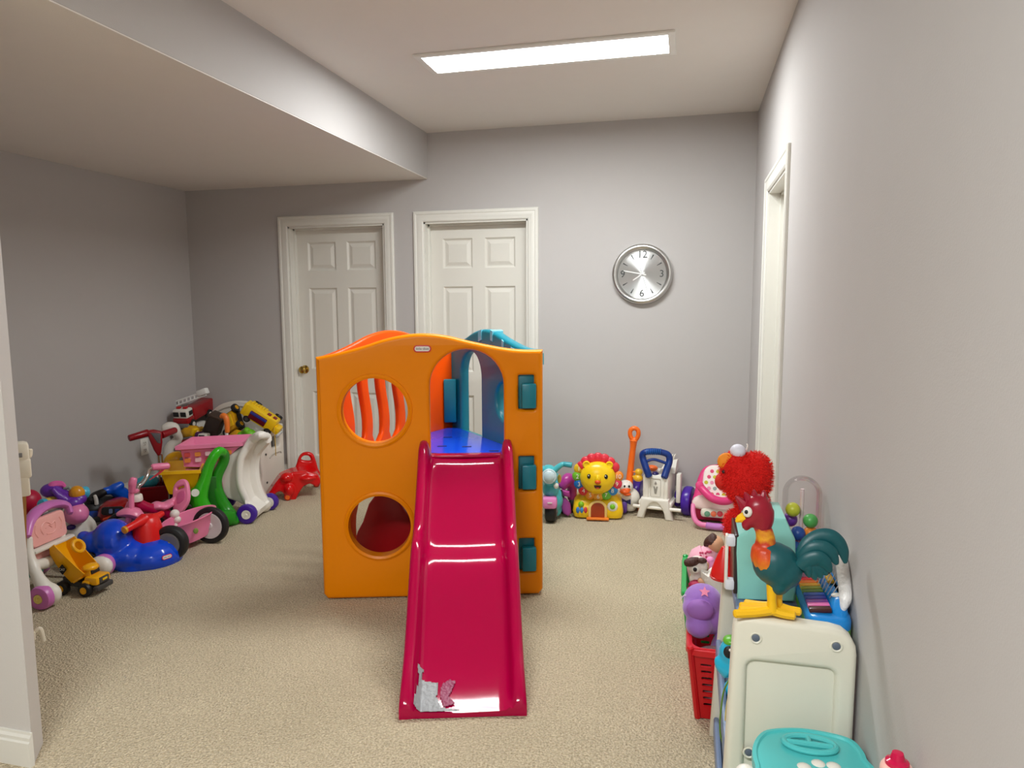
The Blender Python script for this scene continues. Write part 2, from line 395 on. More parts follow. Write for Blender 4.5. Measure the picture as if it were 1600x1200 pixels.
# outlet on the left wall
t = thing('wall_outlet', 'white double power outlet low on the left wall behind the scooter handle', 'outlet', (XL, -.613, .389), 0)
yl = MX(((0, 0, 1, 0), (1, 0, 0, 0), (0, 1, 0, 0), (0, 0, 0, 1)))
obj('cover_plate', G().plate(rrect(-.038, -.062, .038, .062, .006), .007, yl @ MX.Translation((0, 0, .0035)), bev=.002), mat((238, 236, 230), .35), t)
for s in (-1, 1):
    k = obj('socket', G().plate(rrect(-.017, s*.026-.017, .017, s*.026+.017, .012), .004, yl @ MX.Translation((0, 0, .008)), bev=.001), mat((225, 222, 214), .35), t)
    h = G()
    for dy in (-.007, .007): h.box((.0102, dy, s*.026+.004), (.001, .003, .01))
    h.box((.0102, 0, s*.026-.009), (.001, .005, .005)); obj('slot', h, mat((40, 38, 36), .6), k)
# clock
CX, CZ, CR = -.32, 1.64, .205
t = thing('wall_clock', 'round silver wall clock with brushed face on the back wall', 'clock', (CX, 0, CZ))
cm = xz
obj('rim', G().lathe([(CR, 0), (CR, .03), (CR-.006, .042), (CR-.02, .046), (CR-.034, .038), (CR-.04, .024), (CR-.042, .012), (CR-.05, .01), (0, .01)], cm, 72), mat((205, 205, 203), .28, 1.0, vary=.01), t, 50, label='satin silver rim')
fmn = bpy.data.materials.new('brushed_clock_face'); fmn.use_nodes = True; nt = fmn.node_tree; b = nt.nodes['Principled BSDF']
b.inputs['Base Color'].default_value = (.62, .63, .63, 1); b.inputs['Metallic'].default_value = 1; b.inputs['Roughness'].default_value = .33; b.inputs['Anisotropic'].default_value = .92; b.inputs['Anisotropic Rotation'].default_value = .25
tn = nt.nodes.new('ShaderNodeTangent'); tn.direction_type = 'RADIAL'; tn.axis = 'Y'; nt.links.new(tn.outputs[0], b.inputs['Tangent'])
tc = nt.nodes.new('ShaderNodeTexCoord'); no = nt.nodes.new('ShaderNodeTexNoise'); no.inputs['Scale'].default_value = 300; nt.links.new(tc.outputs['Object'], no.inputs['Vector'])
bp = nt.nodes.new('ShaderNodeBump'); bp.inputs['Strength'].default_value = .02; nt.links.new(no.outputs['Fac'], bp.inputs['Height']); nt.links.new(bp.outputs[0], b.inputs['Normal'])
obj('face', G().lathe([(CR-.041, .010), (CR-.041, .013), (CR*.4, .013), (.002, .013)], cm, 72), fmn, t)
dk = mat((62, 66, 66), .4)
for k in range(12):
    a = PI/2-k*PI/6; rr = CR*.645; m = cm @ MX.Translation((rr*math.cos(a), rr*math.sin(a), .0145))
    if k % 3 == 0:
        obj('numeral', G().text({0: '12', 3: '3', 6: '6', 9: '9'}[k], .068, m, .001), dk, t)
    else:
        m2 = m @ MX.Rotation(a, 4, 'Z'); obj('tick', G().plate([(-.018, -.0015), (.018, -.0045), (.018, .0045), (-.018, .0015)], .002, m2), dk, t)
def hand(name, ang, L, tail, w, m_, z):
    m = cm @ MX.Translation((0, 0, z)) @ MX.Rotation(R(ang), 4, 'Z')
    obj(name, G().plate([(-tail, -w), (L, -w*.7), (L, w*.7), (-tail, w)], .0015, m), m_, t)
hand('hour_hand', 214, .075, .022, .0045, mat((232, 232, 230), .4), .017)
hand('minute_hand', 169, .128, .028, .0045, mat((240, 240, 238), .4), .019)
hand('second_hand', 288, .125, .045, .0009, dk, .021)
obj('centre_cap', G().lathe([(.007, .013), (.007, .023), (0, .024)], cm, 20), mat((225, 225, 225), .3, .5), t)
# ---------------------------------------------------------------- climbing playhouse with slide
YEL = mat((240, 138, 0), .3, bump=.03, bscale=220, vary=.02, spec=.2); ORG = mat((250, 84, 2), .3, bump=.03, bscale=220, vary=.02, spec=.3)
TEA = mat((6, 122, 140), .32, bump=.03, bscale=220, vary=.02); BLU = mat((22, 72, 215), .16, bump=.05, bscale=14, vary=.05)
PNK = mat((172, 0, 62), .12, bump=.015, bscale=30, vary=.03, spec=.32); DRED = mat((176, 10, 22), .35, vary=.03)
HA = R(16.64); HB = V((-1.665, -1.995, 0)); h = Fr(HB, HA)
house = thing('playhouse', 'yellow orange and teal plastic climbing playhouse with round portholes and an arched doorway', 'playhouse', HB, HA)
TOP = [(-.045, 1.195), (.05, 1.212), (.17, 1.243), (.3, 1.283), (.432, 1.303), (.56, 1.295), (.7, 1.262), (.85, 1.232), (.95, 1.222), (1.035, 1.222)]
topc = [(p.x, p.y) for p in catmull([(x, y, 0) for x, y in TOP], 5)]
def shell(x0=-.045, x1=1.035): return [(x0+.02, .004), (x1-.02, .004), (x1, .03)] + topc[::-1] + [(x0, .03)]
arch = [(.491, .70), (.847, .70), (.847, 1.05)] + [(.669+.178*math.cos(R(a)), 1.05+.177*math.sin(R(a))) for a in range(10, 180, 10)] + [(.491, 1.05)]
slots = [rrect(.917, z-.083, .993, z+.083, .006) for z in (1.018, .62, .207)]
mf = MX.Translation((0, .032, 0)) @ xz
front = obj('front_wall', G().plate(shell(), .062, mf, [circ(.228, .936, .159, 56), circ(.238, .37, .152, 56), arch, *slots], bev=.02, seg=3), YEL, house)
# raised collars round the portholes
for (cx, cz, r) in ((.228, .936, .159), (.238, .37, .152)):
    g = G().lathe([(r+.022, .004), (r+.02, -.004), (r+.01, -.009), (r-.001, -.004), (r-.003, .02), (r-.003, .05), (r+.01, .052), (r+.022, .02)], MX.Translation((cx, .0, cz)) @ rotm(-90), 64, False)
    obj('porthole_rim', g, YEL, front)
for z in (1.018, .62, .207):
    obj('locking_tab', G().box((.966, .001, z-.016), (.07, .045, .12), .008), TEA, house, label='teal locking tab through the yellow wall')
    obj('slot_backing', G().box((.955, .045, z), (.09, .02, .18), .004), TEA, house)
logo(house, MX.Translation((.461, -.0015, 1.232)) @ xz, 1.0)
# side panels meet at the back corner
def side(Lc, Rc):
    a, b = V((*Lc, 0)), V((*Rc, 0)); x = (b-a).normalized(); n = V((x.y, -x.x, 0))
    return MX(((x.x, 0, n.x, a.x), (x.y, 0, n.y, a.y), (0, 1, n.z, 0), (0, 0, 0, 1)))
sc = .99
mo = side((-.03, .045), (.56, .955))
so_ = [(p[0]*.995+.045, p[1]) for p in shell()]
wav = []
for k in range(5):
    x = .235+k*.135
    def cx(z): return x + .016*math.sin((z-.7)*13)
    zs = [.72+.40*i/10 for i in range(11)]
    wav.append([(cx(z)-.036*(1 if 0 < i < 10 else .4), z) for i, z in enumerate(zs)] + [(cx(z)+.036*(1 if 0 < i < 10 else .4), z) for i, z in list(enumerate(zs))[::-1]])
low = [(.2, .06), (.86, .06), (.86, .32)] + [(.53+.33*math.cos(R(a)), .32+.26*math.sin(R(a))) for a in range(10, 180, 10)] + [(.2, .32)]
obj('left_wall', G().plate(so_, .036, mo, [*wav, low], bev=.014, seg=3), ORG, house, label='orange wall with wavy bars')
mt = side((.58, .955), (1.02, .045))
so_ = [(p[0]*.93+.042, p[1]) for p in shell()]
tarch = [(.15, .69), (.42, .69), (.42, 1.03)] + [(.285+.135*math.cos(R(a)), 1.03+.14*math.sin(R(a))) for a in range(10, 180, 10)] + [(.15, 1.03)]
obj('right_wall', G().plate(so_, .06, mt, [tarch, circ(.70, .93, .1, 36), [(.23, .08), (.78, .08)] + [(.505+.275*math.cos(R(a)), .3+.25*math.sin(R(a))) for a in range(0, 181, 12)]], bev=.018, seg=3), TEA, house, label='teal wall with an arched window')
# clear repair tape over the top of the teal wall
tapm = mat((120, 205, 225), .2, vary=.1)
for k, (s0, s1) in enumerate(((.40, .44), (.55, .575), (.68, .70), (.78, .83), (.86, .92), (.97, 1.0))):
    z0, z1 = [1.195+.108*math.exp(-((s-.5)/.22)**2) for s in (s0, s1)]
    obj('tape_strip', G().plate([(s0, z0-.05), (s1, z1-.05), (s1, z1+.006), (s0, z0+.006)], .067, mt), tapm, house, label='pale blue tape strip')

g = G().box((.553, .855, .865), (.075, .04, .26), .008); obj('corner_tab', g, TEA, house, label='teal corner hook')
g = G()
for z in (.3, .2): g.box((.545, .885, z), (.075, .05, .1), .008)
# platform, its slots and the red support
pl = [(.0, .06), (.99, .06), (.60, .87), (.53, .87)]
plat = obj('platform', G().plate(pl, .05, MX.Translation((0, 0, .675)), bev=.012), BLU, house)
for (u, v) in ((.53, .3), (.66, .28), (.49, .12), (.80, .16), (.55, .55)): obj('slot', G().plate(rrect(u-.025, v-.008, u+.025, v+.008, .007), .004, MX.Translation((0, 0, .7))), mat((12, 25, 90), .5), plat)
g = G()
tap = [(h(x, y, .52).x, h(x, y, .52).z) for x, y in ((586, 776), (577, 788), (573, 800), (568, 815), (560, 830), (554, 846), (551, 862), (552, 880))]
tap = [(tap[0][0]+.005, .64)] + tap + [(tap[-1][0]+.01, .01), (.5, .01)] + [(h(x, y, .52).x, h(x, y, .52).z) for x, y in ((672, 850), (652, 818), (643, 810), (634, 799), (627, 787), (624, 776))] + [(h(623, 776, .52).x, .64)]
tap = [(min(max(a, -.02), .5), max(b_, .01)) for a, b_ in tap]
g.plate(tap, .05, MX.Translation((0, .52, .005)) @ xz, bev=.01, seg=2)
obj('support_panel', g, DRED, house, label='dark red curved support under the platform')
# slide: one moulded trough
PROF = [(.03, .708), (-.03, .702), (-.08, .676), (-.16, .602), (-.25, .522), (-.33, .452), (-.39, .408), (-.44, .390), (-.49, .377), (-.54, .348), (-.61, .288), (-.70, .205), (-.78, .138), (-.85, .090), (-.91, .060), (-.97, .038), (-1.03, .022)]
prc = [(p.x, p.y) for p in catmull([(a, b, 0) for a, b in PROF], 5)]
def zbed(v):
    for (a, b), (c, d) in zip(prc[:-1], prc[1:]):
        if c <= v <= a: return b + (d-b)*(v-a)/(c-a)
    return prc[-1][1]
UL, UR = .437, .885
def xsec(v, zb):
    t = max(0, min(1, -v/1.03)); hl_ = .085 - .015*t; lo_ = max(.0, zb-.075)
    f = max(.18, math.sqrt(max(0, 1-(max(0, (-v-.90)/.134))**2)))
    hh = hl_*f
    half = [(0, lo_), (0, zb+hh*.7), (.006, zb+hh*.93), (.018, zb+hh), (.034, zb+hh*.97), (.045, zb+hh*.8), (.052, zb+hh*.4), (.060, zb+.012), (.075, zb+.002), (.10, zb)]
    uc = (UL+UR)/2
    L = [(UL+a, z) for a, z in half]; Rr = [(UR-a, z) for a, z in half][::-1]
    und = [(UR-.02, lo_), (UR-.05, max(lo_, zb-.02)), (UL+.05, max(lo_, zb-.02)), (UL+.02, lo_)]
    return [V((a, v, z)) for a, z in L + [(uc, zb-.003)] + Rr + und]
slide = thing('slide', 'glossy magenta plastic slide hooked onto the playhouse doorway with silver tape at its foot', 'slide', HB, HA)
vs = [p[0] for p in prc if p[0] < .01]
obj('trough', G().loft([xsec(v, zbed(v)) for v in vs]), PNK, slide, 50)
obj('top_lip', G().box(((UL+UR)/2, .012, .712), (.37, .06, .014), .005), PNK, slide)
obj('stay', G().box(((UL+UR)/2, -.14, .40), (.3, .035, .36), .01), PNK, slide)
# duct tape draped on the bed
def bedhit(px, py):
    r = ray(px, py); best = None
    for i in range(400):
        v = -1.03 + 1.0*i/400; z = zbed(v)
        k = ((h.o + h.Y*v - CAM).dot(h.Y))/r.dot(h.Y); p = h.loc(CAM + r*k)
        e = abs(p.z - z)
        if best is None or e < best[0]: best = (e, p.x, v)
    return best[1], best[2]
def inside(p, poly):
    c = False; n = len(poly)
    for i in range(n):
        a, b = poly[i], poly[i-1]
        if (a[1] > p[1]) != (b[1] > p[1]) and p[0] < (b[0]-a[0])*(p[1]-a[1])/(b[1]-a[1])+a[0]: c = not c
    return c
def bedz(u, v):
    zb = zbed(v); a = min(u-UL, UR-u); t = max(0, min(1, -v/1.03)); hh = .07
    return zb + (.002 if a > .075 else .002+(.075-a)*.9 if a > .05 else .03)
def drape(name, pxs, m_, lift, st=.007, label=None):
    poly = [bedhit(*q) for q in pxs]; b = bmesh.new(); grid = {}
    us = [p[0] for p in poly]; vs_ = [p[1] for p in poly]
    nu = int((max(us)-min(us))/st)+2; nv = int((max(vs_)-min(vs_))/st)+2
    def vert(i, j):
        if (i, j) not in grid:
            u, v = min(us)+i*st, min(vs_)+j*st; grid[i, j] = b.verts.new((u, v, bedz(u, v)+lift+random.uniform(0, .0022)))
        return grid[i, j]
    for i in range(nu):
        for j in range(nv):
            if inside((min(us)+(i+.5)*st, min(vs_)+(j+.5)*st), poly): b.faces.new((vert(i, j), vert(i+1, j), vert(i+1, j+1), vert(i, j+1)))
    bmesh.ops.recalc_face_normals(b, faces=b.faces[:])
    if sum(f.normal.z for f in b.faces) < 0: bmesh.ops.reverse_faces(b, faces=b.faces[:])
    ex = bmesh.ops.extrude_face_region(b, geom=b.faces[:])
    for q in ex['geom']:
        if isinstance(q, bmesh.types.BMVert): q.co.z += .0015
    return obj(name, G().addbm(b), m_, slide, 60, label)
TAPE = mat((150, 152, 154), .5, .15, bump=.25, bscale=90, vary=.15)
drape('tape_patch', [(650, 1046), (662, 1050), (658, 1066), (684, 1070), (682, 1092), (690, 1108), (722, 1114), (722, 1119), (650, 1120), (646, 1108), (656, 1064)], TAPE, .002, .005, 'ragged silver duct tape')
drape('tape_remnant', [(690, 1072), (702, 1064), (712, 1066), (706, 1080), (700, 1090), (712, 1100), (694, 1106), (688, 1090)], mat((142, 48, 86), .45, .0, bump=.2, bscale=120, vary=.3), .0005, .004, 'worn tape residue')
# ---------------------------------------------------------------- toys on the left, front to back
WHT = mat((236, 232, 222), .35, vary=.02); BLK = mat((22, 22, 24), .5, vary=.1); RED = mat((206, 12, 16), .25, vary=.03)
PINK = mat((240, 128, 168), .3, vary=.03); LPNK = mat((246, 178, 172), .35, vary=.03); MAU = mat((206, 116, 190), .32, vary=.03)
PUR = mat((104, 44, 165), .32, vary=.04); YLW = mat((250, 200, 10), .3, vary=.03); CHR = mat((200, 200, 200), .18, 1.0)
GRN = mat((50, 178, 24), .25, vary=.03); DGR = mat((20, 105, 20), .35, vary=.04); RBL = mat((4, 72, 214), .2, vary=.03, coat=.2)
SKY = mat((70, 180, 215), .3, vary=.04); GRY = mat((120, 118, 116), .45, vary=.08); DGY = mat((70, 68, 66), .5, vary=.08)
MAR = mat((140, 8, 24), .3, vary=.05); CRI = mat((190, 10, 60), .4, vary=.05); AMB = mat((225, 165, 10), .3, vary=.04)
# --- doll walker
w1, w2 = floor_at(68, 951), floor_at(163, 899)
f = Fr((w1), math.atan2((w2-w1).y, (w2-w1).x)); WL = (w2-w1).length      # x along its width, y away
t = thing('doll_walker', 'white push along doll walker with a peach back panel, mauve handle arch and mauve wheels', 'walker', f.o, f.a)
def wp(px, py, d): return f(px, py, d)
for nm, c, ax in (('wheel', (.0, 0, .058), (-1, 0, 0)), ('wheel', (WL, 0, .058), (1, 0, 0)), ('wheel', (.02, .36, .05), (-1, 0, 0)), ('wheel', (WL-.02, .36, .05), (1, 0, 0))):
    wheel(t, c, ax, .058 if c[1] == 0 else .05, .06, MAU, mat((236, 214, 120), .4), .42)
g = G()
g.tube([f(44, 840, .13), f(45, 862, .12), f(52, 886, .09), f(60, 903, .05), f(68, 917, .01), f(72, 926, 0)], [.02, .022, .026, .028, .036, .042], 12)
g.tube([f(96, 818, .14), f(97, 846, .13), f(108, 864, .09), f(126, 876, .05), f(148, 885, .02), (WL, .0, .06)], [.018, .02, .022, .022, .028, .04], 12)
g.tube([f(52, 884, .09), f(70, 880, .10), f(90, 871, .11), f(103, 858, .10)], [.026, .03, .028, .02], 10); g.ell((.03, 0, .06), (.045, .07, .06)); g.ell((WL-.02, 0, .06), (.045, .065, .055))
g.tube([f(62, 903, .05), (.05, .2, .08), (.05, .36, .05)], .018, 8); g.tube([(WL-.03, .03, .08), (WL-.04, .2, .07), (WL-.03, .36, .05)], .016, 8)
g.blend(.007, 4); obj('frame', g, WHT, t)
pc_ = f(72, 824, .14); pm = fm(pc_, (1, 0, 0), (0, .12, 1)); PW = (f(101, 815, .14)-f(45, 830, .14)).length/2
obj('back_panel', G().plate(rrect(-PW, -.075, PW, .062, .025), .03, pm, bev=.009), LPNK, t, label='peach back panel')
em = G()
for pth in ([(-.04, -.025), (-.05, .008), (-.025, .03), (.0, .025), (.018, .01), (.042, .018), (.042, -.018), (.018, -.034), (-.018, -.03)], [(-.02, .0), (0, .012), (.02, -.005)], [(-.078, .03), (-.088, 0), (-.075, -.03)], [(.078, .03), (.088, 0), (.075, -.03)]):
    em.tube([pm @ V((x, y, .015)) for x, y in pth], .0035, 6)
obj('embossed_motif', em, LPNK, t)
obj('panel_rim', G().box(pm @ V((0, -.088, .02)), (PW*2+.03, .04, .02), .008), WHT, t); obj('lower_panel', G().plate(rrect(-PW*.8, -.07, PW*.75, .0, .012), .02, pm @ MX.Translation((0, -.09, -.01)), bev=.006), LPNK, t)
obj('handle', G().tube([f(41, 838, .12), f(45, 818, .14), f(56, 801, .16), f(74, 790, .18), f(92, 787, .19), f(105, 791, .18), f(110, 802, .16)], [.022, .026, .03, .03, .03, .026, .02], 10, flat=.75), MAU, t, label='mauve arched handle')
obj('tray_bar', G().tube([f(66, 806, .17), f(80, 800, .18), f(96, 795, .19)], .008, 8), GRY, t)
obj('rear_roller', G().cyl((.08, .33, .06), (WL-.08, .33, .06), .05, n=20, bev=.01), mat((20, 150, 130), .35), t)
# --- crimson ball behind the wall end
t = thing('crimson_ball', 'crimson rubber ball behind the doll walker next to the wall end', 'ball', floor_at(50, 860))
obj('ball', G().ell((0, 0, .30), (.07, .07, .07), n=24), CRI, t); obj('stand', G().lathe([(.05, 0), (.05, .01), (.02, .03), (.018, .2), (.04, .245), (0, .245)]), CRI, t)
# --- baby gate
b = floor_at(47, 1085); f = Fr(b); t = thing('baby_gate', 'wooden baby gate post with cream latch fittings against the wall end', 'gate', f.o, f.a)
CRM = mat((232, 224, 206), .4, vary=.03); WOD = mat((176, 122, 50), .45, bump=.12, bscale=30, vary=.25)
P0, P1 = f(41, 1060), f(31, 728); P0.y = P1.y = 0
obj('stile', G().tube([V((-.012, 0, .0)), V((P0.x-.012, .0, P0.z)), V((P1.x, 0, P1.z))], .025, 4, 0, up=(1, 1, 0)), WOD, t, label='golden wood post')
s0, s1 = V((-.27, .2, 0)), V((P1.x-.27, .2, P1.z))
obj('stile', G().tube([s0, s1], .021, 4, 0, up=(1, 1, 0)), WOD, t)
for k in (.12, .95):
    a, c = V((-.012, 0, 0)).lerp(V((P1.x, 0, P1.z)), k), s0.lerp(s1, k); obj('rail', G().tube([a, c], .015, 4, 0, up=(0, 1, 1)), WOD, t)
for k in range(1, 6):
    q = k/6; a = V((-.012, 0, 0)).lerp(s0, q); c = V((P1.x, 0, P1.z)).lerp(s1, q); obj('slat', G().tube([a.lerp(c, .12), a.lerp(c, .95)], .007, 8, 0), WOD, t)
c = f(32, 744); obj('collar', G().box(c, (.052, .055, .145), .008).box(c+V((.006, 0, .03)), (.056, .06, .07), .008), CRM, t)
obj('post_neck', G().cyl(f(31, 722), f(31, 714), .02), WOD, t)
c = f(30, 706); k = obj('latch_cap', G().box(c, (.058, .06, .072), .014).tube([c+V((.02, 0, -.022)), c+V((.03, 0, -.018)), c+V((.033, 0, .004))], .008, 8), CRM, t)
obj('button', G().box(c+V((-.006, -.031, -.008)), (.028, .006, .016), .002), GRY, k)
c = f(17, 731); k = obj('wall_bracket', G().box(c, (.06, .02, .075), .004), CRM, t); obj('screw', G().cyl(c+V((.0, -.008, 0)), c+V((.0, -.014, 0)), .008), DGY, k)
obj('wood_brace', G().plate([(-.028, 0), (.024, 0), (-.004, -.1)], .02, MX.Translation(f(18, 742)) @ xz), WOD, t)
c = f(43, 995); obj('lower_hinge', G().box(c, (.05, .03, .035), .006).tube([c+V((.02, 0, .01)), c+V((.04, 0, .02)), c+V((.048, 0, -.03))], .008, 8), CRM, t)
c = f(45, 1055); obj('foot_clip', G().box(c, (.018, .03, .02), .004).tube([c, c+V((.012, 0, .022))], .006, 8), CRM, t)
# --- yellow dump truck
b = floor_at(136, 924); f = Fr(b); t = thing('dump_truck', 'yellow toy dump truck with raised tipper in front of the blue ride on', 'toy truck', f.o, f.a+R(-42)); t.scale = (.87, .87, .87)
# local: x towards its nose, y to its left, z up
TY = mat((246, 176, 8), .3, vary=.03)
for x, y, sd in ((.05, -.065, -1), (.05, .065, 1), (-.10, -.065, -1), (-.10, .065, 1)): wheel(t, (x, y, .04), (0, sd, 0), .04, .04, BLK, TY, .55)
obj('chassis', G().box((-.03, 0, .055), (.22, .075, .03), .006).box((-.11, 0, .075), (.05, .05, .03), .006), DGY, t)
c = G().box((.075, 0, .085), (.085, .115, .05), .014).box((.05, 0, .075), (.05, .135, .03), .012); cab = obj('bonnet', c, TY, t)
obj('cab', G().box((.035, 0, .128), (.062, .08, .055), .012, tap=(.8, .85)).ell((.035, 0, .15), (.042, .05, .022)), TY, t, label='yellow cab with a rounded roof')
obj('windscreen', G().box((.064, 0, .13), (.01, .06, .025), .003, rotm(0, -12)), BLK, t)
obj('grille', G().box((.118, 0, .085), (.012, .07, .035), .004), DGY, t); obj('nose_badge', G().box((.125, 0, .088), (.004, .035, .012), .001), YLW, t)
obj('bumper', G().box((.113, 0, .045), (.03, .125, .03), .008), DGY, t)
bd = G(); sec = []
for (x, z0, z1, w) in ((-.085, -.02, .10, .055), (-.03, -.03, .085, .062), (.05, -.035, .065, .066), (.12, -.03, .05, .07), (.15, -.01, .045, .072)):
    sec.append([(x, -w*.85, z0), (x, w*.85, z0), (x, w*1.1, z1), (x, w*1.02, z1), (x, w*.75, z0+.01), (x, -w*.75, z0+.01), (x, -w*1.02, z1), (x, -w*1.1, z1)])
bd.m = MX.Translation((-.075, 0, .155)) @ rotm(0, 58) @ MX.Diagonal((-1, 1, 1, 1)) @ MX.Translation((.0, 0, -.01))
bd.loft(sec).plate(rrect(-.065, -.03, .065, .03, .01), .012, MX.Translation((-.09, 0, .03)) @ rotm(0, 90) @ rotm(0, 0, 90), bev=.003)
bed = obj('tipper', bd, TY, t, label='raised yellow tipper bed')
hd = G(); hd.torus((-.035, 0, .272), .035, .011, (.75, 0, .45), 24, 8); obj('carry_handle', hd, TY, bed)
k = MX.Translation((-.085, -.073, .155)) @ xz
dm = obj('diamond_badge', G().plate([(-.026, 0), (0, -.03), (.026, 0), (0, .03)], .006, k), BLK, bed); obj('lettering', G().text('CAT', .02, k @ MX.Translation((0, 0, .004)), .0004), mat((230, 225, 215), .4), dm)
# --- blue ride on
b = floor_at(213, 890); f = Fr(b); t = thing('ride_on_car', 'blue rounded plastic ride on with a red handlebar cone and black wheels', 'ride on toy', f.o, f.a)
# local: x along its length to the right
hv = f
g = G()
q = f
g.ell(q(176, 843, .12), (.105, .13, .115)); g.ell(q(149, 850, .14), (.075, .09, .075)); g.ell(q(131, 838, .18), (.035, .05, .028)); g.ell(q(200, 864, .10), (.13, .13, .085))
g.ell(q(238, 868, .08), (.155, .14, .10)); g.ell(q(252, 864, .1), (.11, .13, .092)); g.ell(q(222, 882, .06), (.13, .10, .05)); g.ell(q(172, 870, .10), (.11, .12, .07))
g.ell(q(262, 864, .1), (.085, .12, .085)); g.blend(.008, 9); car_body = obj('body', g, RBL, t, 70)
cb = q(232, 847, .12); tz = q(232, 806, .12).z-cb.z
hdl = obj('handle_cone', G().lathe([(.09, -.02), (.088, .0), (.082, tz*.35), (.069, tz*.75), (.057, tz*.95), (.04, tz*1.03), (0, tz*1.05)], MX.Translation(cb), 36), mat((225, 25, 24), .35, vary=.02), t, label='red handle cone'); obj('cone_seam', G().torus(cb+V((0, 0, .02)), .0868, .0022), mat((180, 15, 18), .4), hdl)
g = G().tube([q(225, 812, .09), q(212, 819, .04), q(197, 827, .0)], [.036, .022, .02], 10); g.tube([q(238, 811, .13), q(247, 806, .16), q(254, 802, .18)], [.034, .02, .016], 10); obj('handlebar', g, mat((225, 25, 24), .35, vary=.02), hdl)
obj('grip_end', G().cyl(q(197, 827, .0), q(193, 829, -.01), .021, n=16, bev=.004), mat((215, 150, 20), .4), hdl)
lp = q(261, 870, -.5); ld_ = q(261, 870, .0)-lp; logo(t, stick(car_body, lp, ld_), .72)
c = f.fl(268, 875); wheel(t, (c.x, c.y, .10), (-.5, -.87, 0), .10, .065, BLK, GRY, .72); wheel(t, (-.22, .06, .06), (-.3, -1, 0), .06, .05, BLK, GRY, .68); wheel(t, (-.16, .28, .06), (0, 1, 0), .06, .05, BLK, GRY, .68)
# --- pony rocker ride on
b = floor_at(128, 868); f = Fr(b); t = thing('pony_ride_on', 'white unicorn pony ride on with a purple mane, pink muzzle and yellow and blue grips', 'ride on toy', f.o, f.a)
g = G(); q = lambda px, py, d=0: f(px, py, d)
g.ell(q(96, 790, .05), (.07, .08, .10), rotm(0, -35)); g.ell(q(110, 802), (.085, .08, .085)); g.ell(q(114, 830, .02), (.07, .08, .1)); g.ell(q(112, 850, .06), (.13, .12, .12)); g.ell((-.05, .12, .12), (.14, .14, .12))
g.tube([q(88, 782, .02), q(84, 765, .02)], [.028, .012], 8)
g.blend(.008, 5); obj('body', g, WHT, t, 70)
obj('muzzle', G().ell(q(119, 803, -.06), (.066, .07, .062)).ell(q(128, 806, -.085), (.03, .035, .035)).blend(.007, 4), mat((232, 130, 180), .25), t, 70, label='pink muzzle')
g = G()
for (a, r) in ((q(80, 766, .0), .055), (q(88, 764, .03), .05), (q(97, 774, -.01), .045), (q(106, 782, -.02), .045), (q(113, 787, -.05), .05), (q(122, 780, -.03), .045), (q(116, 775, .0), .04)): g.ell(a, (r, r*.8, r*.75))
for k in range(5): g.tube([q(82+8*k, 764+5*k, -.045), q(90+7*k, 774+4*k, -.06), q(97+6*k, 788+2*k, -.065)], [.016, .014, .006], 8)
g.blend(.006, 2); obj('mane', g, PUR, t, 70, label='curly purple mane')
obj('forelock', G().tube([q(75, 768, -.02), q(82, 758, -.01), q(95, 757, 0), q(102, 761, 0)], [.01, .022, .02, .008], 8), mat((225, 100, 170), .3), t)
obj('eye', G().ell(q(111, 824, -.07), (.024, .012, .016)), mat((60, 40, 110), .2), t)
g = G().tube([q(68, 788, -.06), q(80, 784, -.03), q(92, 780, 0)], [.024, .032, .024], 10); hb = obj('handlebar', g, mat((240, 205, 90), .35), t, label='yellow handlebar')
obj('grip', G().cyl(q(71, 788, -.07), q(63, 788, -.09), .032, .03, 16, .008), SKY, hb); g = G().ell(q(120, 771, -.02), (.042, .04, .045)); obj('grip_knob', g, mat((222, 150, 20), .3), hb)
obj('grip', G().cyl(q(125, 770, -.0), q(136, 769, .02), .033, .036, 16, .008), SKY, hb)
obj('bead_stalk', G().tube([q(100, 763), q(108, 762, -.01), q(111, 765, -.02)], .01, 8), mat((150, 165, 150), .4), t)
for x, y in ((-.12, .02), (.1, .02), (-.12, .24), (.1, .24)): wheel(t, (x, y, .045), (0, -1 if y < .1 else 1, 0), .045, .04, MAU, PUR, .5)
# --- black and blue toy motorcycle behind
b = floor_at(172, 820); f = Fr(b); q = f; t = thing('toy_motorcycle', 'black toy motorcycle with blue fairing and silver seat panel by the left wall', 'ride on toy', f.o, f.a)
obj('handlebar', G().tube([q(140, 783, -.05), q(148, 776, 0), q(160, 770), (q(166, 768))], [.026, .03, .026, .02], 10), BLK, t)
fr_ = obj('fairing', G().tube([q(162, 768), q(172, 766, .02), q(180, 763, .02), q(191, 756, .03)], [.024, .03, .036, .024], 10).tube([q(178, 765, .02), q(190, 772, .05), q(196, 785, .05)], [.035, .05, .045], 10).blend(.007, 4), mat((10, 85, 205), .3), t, 70, label='blue handlebar fairing')
obj('seat_panel', G().tube([q(146, 783, .05), q(165, 777, .08), q(184, 776, .1)], [.03, .06, .05], 10, flat=.35), mat((185, 182, 176), .4), t, label='silver seat panel')
obj('body', G().ell(q(145, 797, .02), (.09, .1, .09)).ell(q(165, 797, .06), (.12, .12, .10)).ell(q(140, 785, .05), (.06, .06, .05)).blend(.009, 5), BLK, t, 70)
obj('lower_body', G().ell(q(144, 812, -.04), (.09, .08, .075)).ell(q(160, 812, 0), (.08, .09, .07)).blend(.009, 4), mat((14, 60, 150), .35), t, 70, label='dark blue lower body')
obj('mirror_stalk', G().tube([q(148, 774, -.06), q(150, 780, -.06), q(151, 788, -.06)], [.009, .012, .012], 8), mat((220, 218, 212), .4), t)
wheel(t, (-.12, .0, .07), (-.3, -1, 0), .07, .05, BLK, GRY); wheel(t, (.14, .1, .07), (0, -1, 0), .07, .05, BLK, GRY)
